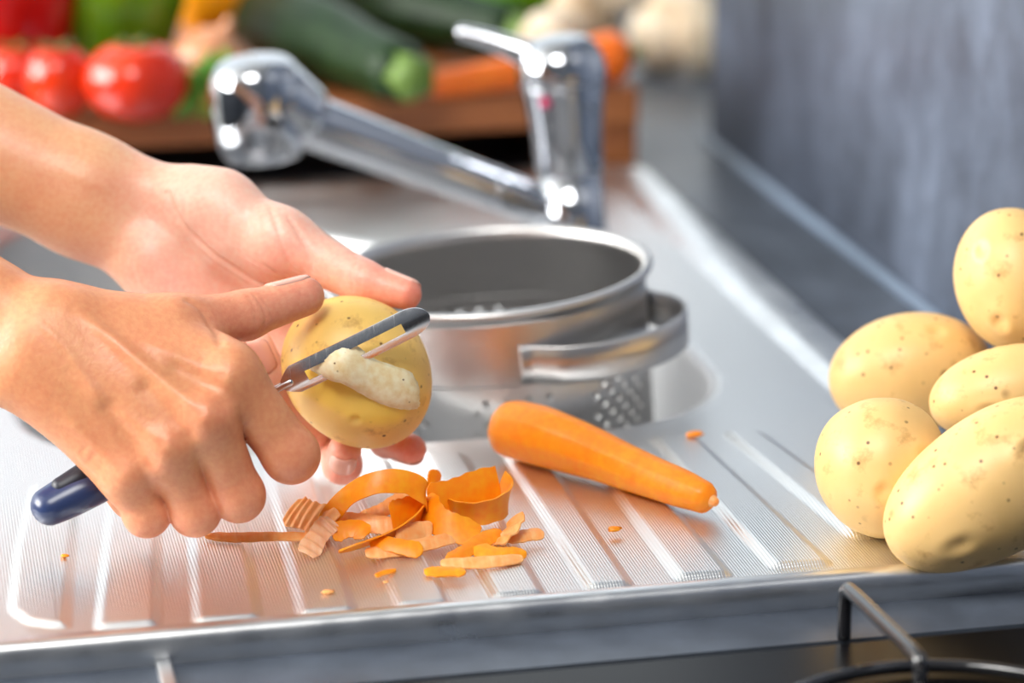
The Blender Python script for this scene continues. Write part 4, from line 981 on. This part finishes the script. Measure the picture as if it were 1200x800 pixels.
rl = [([(84, 362), (125, 392), (160, 422), (198, 454), (236, 484)], 3.2, -1.7, None), ([(78, 434), (120, 470), (165, 502), (192, 520)], 3.2, -1.1, None),
      ([(150, 398), (190, 410), (228, 427), (262, 440)], 3.2, -.9, None), ([(60, 470), (100, 510), (142, 550)], 3.4, -.9, None),
      ([(172, 456), (198, 484), (220, 508)], 4.2, 1.5, None), ([(128, 480), (152, 513), (174, 541)], 4.2, 1.6, None), ([(208, 434), (238, 452), (260, 470)], 4.2, 1.3, None),
      ([(20, 360), (70, 400), (104, 446), (120, 470)], 1.7, -.4, None),
      ([(243, 489), (244, 490)], 8, -1.2, None), ([(197, 524), (198, 525)], 7, -1.0, None), ([(149, 556), (150, 557)], 7.5, -1.2, None), ([(272, 442), (273, 443)], 8, -1.0, None),
      ([(298, 345), (306, 356), (312, 372), (308, 386)], 1.0, .45, cr), ([(305, 346), (313, 356), (320, 370)], .9, .35, cr), ([(290, 346), (297, 358), (300, 374)], .9, .3, cr),
      ([(345, 322), (352, 340), (350, 362)], .9, .15, None),
      ([(222, 352), (240, 366), (252, 386), (258, 402)], 2.2, .9, cr), ([(230, 356), (250, 374), (262, 396)], 1.0, .3, cr),
      ([(318, 500), (338, 498), (356, 504)], 1.0, .22, cr), ([(196, 560), (225, 556), (244, 560)], 1.2, .2, None),
      ([(262, 588), (280, 580), (298, 584)], .9, .2, cr), ([(256, 578), (275, 570), (292, 572)], .9, .18, cr),
      ([(206, 606), (226, 600), (242, 600)], .9, .2, cr), ([(158, 608), (172, 604), (186, 606)], .9, .2, cr), ([(330, 545), (350, 530), (362, 522)], .9, .2, cr),
      ([(86, 545), (96, 530), (104, 520)], 1.0, .25, None), ([(92, 556), (104, 542), (112, 532)], 1.0, .25, None)]
rarm = build_hand('right_arm', RH, rcol, rl); rarm['label'] = 'tanned right hand gripping the peeler handle, thumb on the potato'
nail(RH, rarm, (288, 369, 1.196), (357, 347, 1.208), (0, -1, .38), 12.5, .42)
for j, t in (((312, 500, 1.197), (272, 474, 1.199)), ((252, 556, 1.196), (218, 527, 1.199)), ((202, 580, 1.194), (176, 552, 1.197)), ((152, 586, 1.189), (128, 566, 1.192))):
    nail(RH, rarm, j, t, (0, .2, 1), 9.5, .35)

# left hand (open palm, potato resting on the bent fingers)
LH = Hand()
LH.P((-560, -89, 1.305), (100, 214, 1.285), 39, 20); LH.P((-560, -48, 1.305), (92, 240, 1.285), 39, 20, .02)
LH.P((100, 208, 1.285), (205, 238, 1.280), 18, 15.5); LH.P((92, 246, 1.285), (175, 300, 1.280), 18, 15.5)
ML = dict(i=(378, 385, 1.286), m=(345, 418, 1.288), r=(305, 438, 1.284), p=(262, 450, 1.276))
LH.P((205, 250, 1.286), ML['i'], 13, 10.5); LH.P((195, 265, 1.286), ML['m'], 13, 10.5); LH.P((185, 285, 1.284), ML['r'], 13, 10.5); LH.P((178, 305, 1.282), ML['p'], 13, 10)
LH.P((185, 310, 1.274), (235, 400, 1.268), 13, 11)                        # hypothenar
LH.P((228, 232, 1.275), (262, 240, 1.272), 12, 14)                        # thumb base knob
LH.P((250, 245, 1.270), (325, 285, 1.262), 15.5, 14)                      # thenar pad
LH.P((270, 290, 1.272), (345, 350, 1.276), 11, 9)
LTj = [(330, 282, 1.262), (425, 330, 1.250), (476, 344.5, 1.2435)]
LH.finger(LTj, [13.2, 9.6, 9.2, 6.9], .012)
LIj = [ML['i'], (430, 478, 1.290), (453, 515, 1.268), (482, 526, 1.250)]
LH.finger(LIj, [10, 8.8, 8.6, 7.6, 7.6, 6.6], .008)
LMj = [ML['m'], (384, 512, 1.282), (401, 544, 1.252), (404, 527, 1.238)]
LH.finger(LMj, [10, 8.8, 8.8, 8.2, 8.2, 7.4], .008)
LRj = [ML['r'], (364, 505, 1.262), (323, 452, 1.250), (303, 405, 1.246)]
LH.finger(LRj, [10, 8.6, 8.6, 7.8, 7.8, 6.6], .008)
LPj = [ML['p'], (318, 485, 1.248), (284, 440, 1.236), (272, 404, 1.236)]
LH.finger(LPj, [9.2, 7.8, 7.8, 7, 7, 6.2], .008)
def lcol(V):
    arm = np.array(lin(232, 172, 132)[:3]); palm = np.array(lin(250, 198, 180)[:3])
    px = V[:, 0]/V[:, 2]*FPX+600; py = V[:, 1]/V[:, 2]*FPX+400
    w_ = 1/(1+np.exp(-((px-150)+(py-270)*.2)/22)); c = arm*(1-w_[:, None])+palm*w_[:, None]
    nzv = np.clip(smooth_noise(V*60, 8, 6, 1.0)+.15, 0, 1)[:, None]; c = c*(1-.22*nzv)+np.array(lin(232, 150, 126)[:3])*.22*nzv
    c = spots(V, c, [((482, 347, 1.24), 16, .8), ((440, 335, 1.245), 15, .45), ((484, 528, 1.245), 15, .8), ((403, 545, 1.24), 18, .7)], lin(238, 132, 108))
    c = spots(V, c, [((330, 320, 1.25), 18, .5), ((200, 310, 1.26), 18, .25), ((385, 310, 1.25), 16, .25)], lin(244, 170, 150)); return c
cl_ = lin(206, 124, 98)
ll = [([(196, 226), (206, 250), (226, 276), (256, 302), (290, 324), (316, 336)], 1.3, .9, cl_), ([(300, 300), (318, 318), (340, 328), (358, 332)], 1.2, .5, cl_),
      ([(316, 244), (324, 262), (332, 290), (342, 312), (356, 322)], 1.1, .5, cl_), ([(338, 255), (350, 275), (362, 300), (366, 318)], 1.0, .45, cl_), ([(346, 262), (358, 282), (370, 306)], .8, .25, cl_),
      ([(418, 308), (412, 322), (414, 340)], .9, .35, cl_), ([(424, 310), (419, 326), (421, 344)], .8, .25, cl_),
      ([(142, 296), (152, 310), (160, 330)], 1.6, .4, None),
      ([(262, 232), (268, 250), (270, 275)], 1.0, .22, None), ([(282, 236), (290, 256), (292, 280)], 1.0, .22, None), ([(246, 240), (250, 262)], 1, .2, None),
      ([(276, 294), (300, 308), (322, 318)], .9, .3, cl_), ([(236, 296), (262, 316), (290, 334)], .9, .25, cl_), ([(60, 190), (100, 210), (140, 226)], 3.5, -.7, None), ([(70, 175), (110, 195), (150, 208)], 3, -.4, None),
      ([(312, 432), (320, 428), (332, 428)], .9, .3, cl_), ([(310, 425), (320, 421), (330, 421)], .9, .25, cl_),
      ([(384, 552), (402, 556), (420, 552)], .9, .2, cl_)]
larm = build_hand('left_arm', LH, lcol, ll); larm['label'] = 'paler left hand, palm open, potato on its fingers'
nail(LH, larm, LTj[1], LTj[2], (.35, -1, .55), 11, .35, ext=.0012)
nail(LH, larm, LIj[2], LIj[3], (.2, 1, .3), 9.5, .3)
nail(LH, larm, LMj[2], LMj[3], (0, .45, -1), 9.0, .42)
nail(LH, larm, LRj[2], LRj[3], (-.1, 0, -1), 9.5, .38)
nail(LH, larm, LPj[2], LPj[3], (-.1, 0, -1), 8.5, .38)
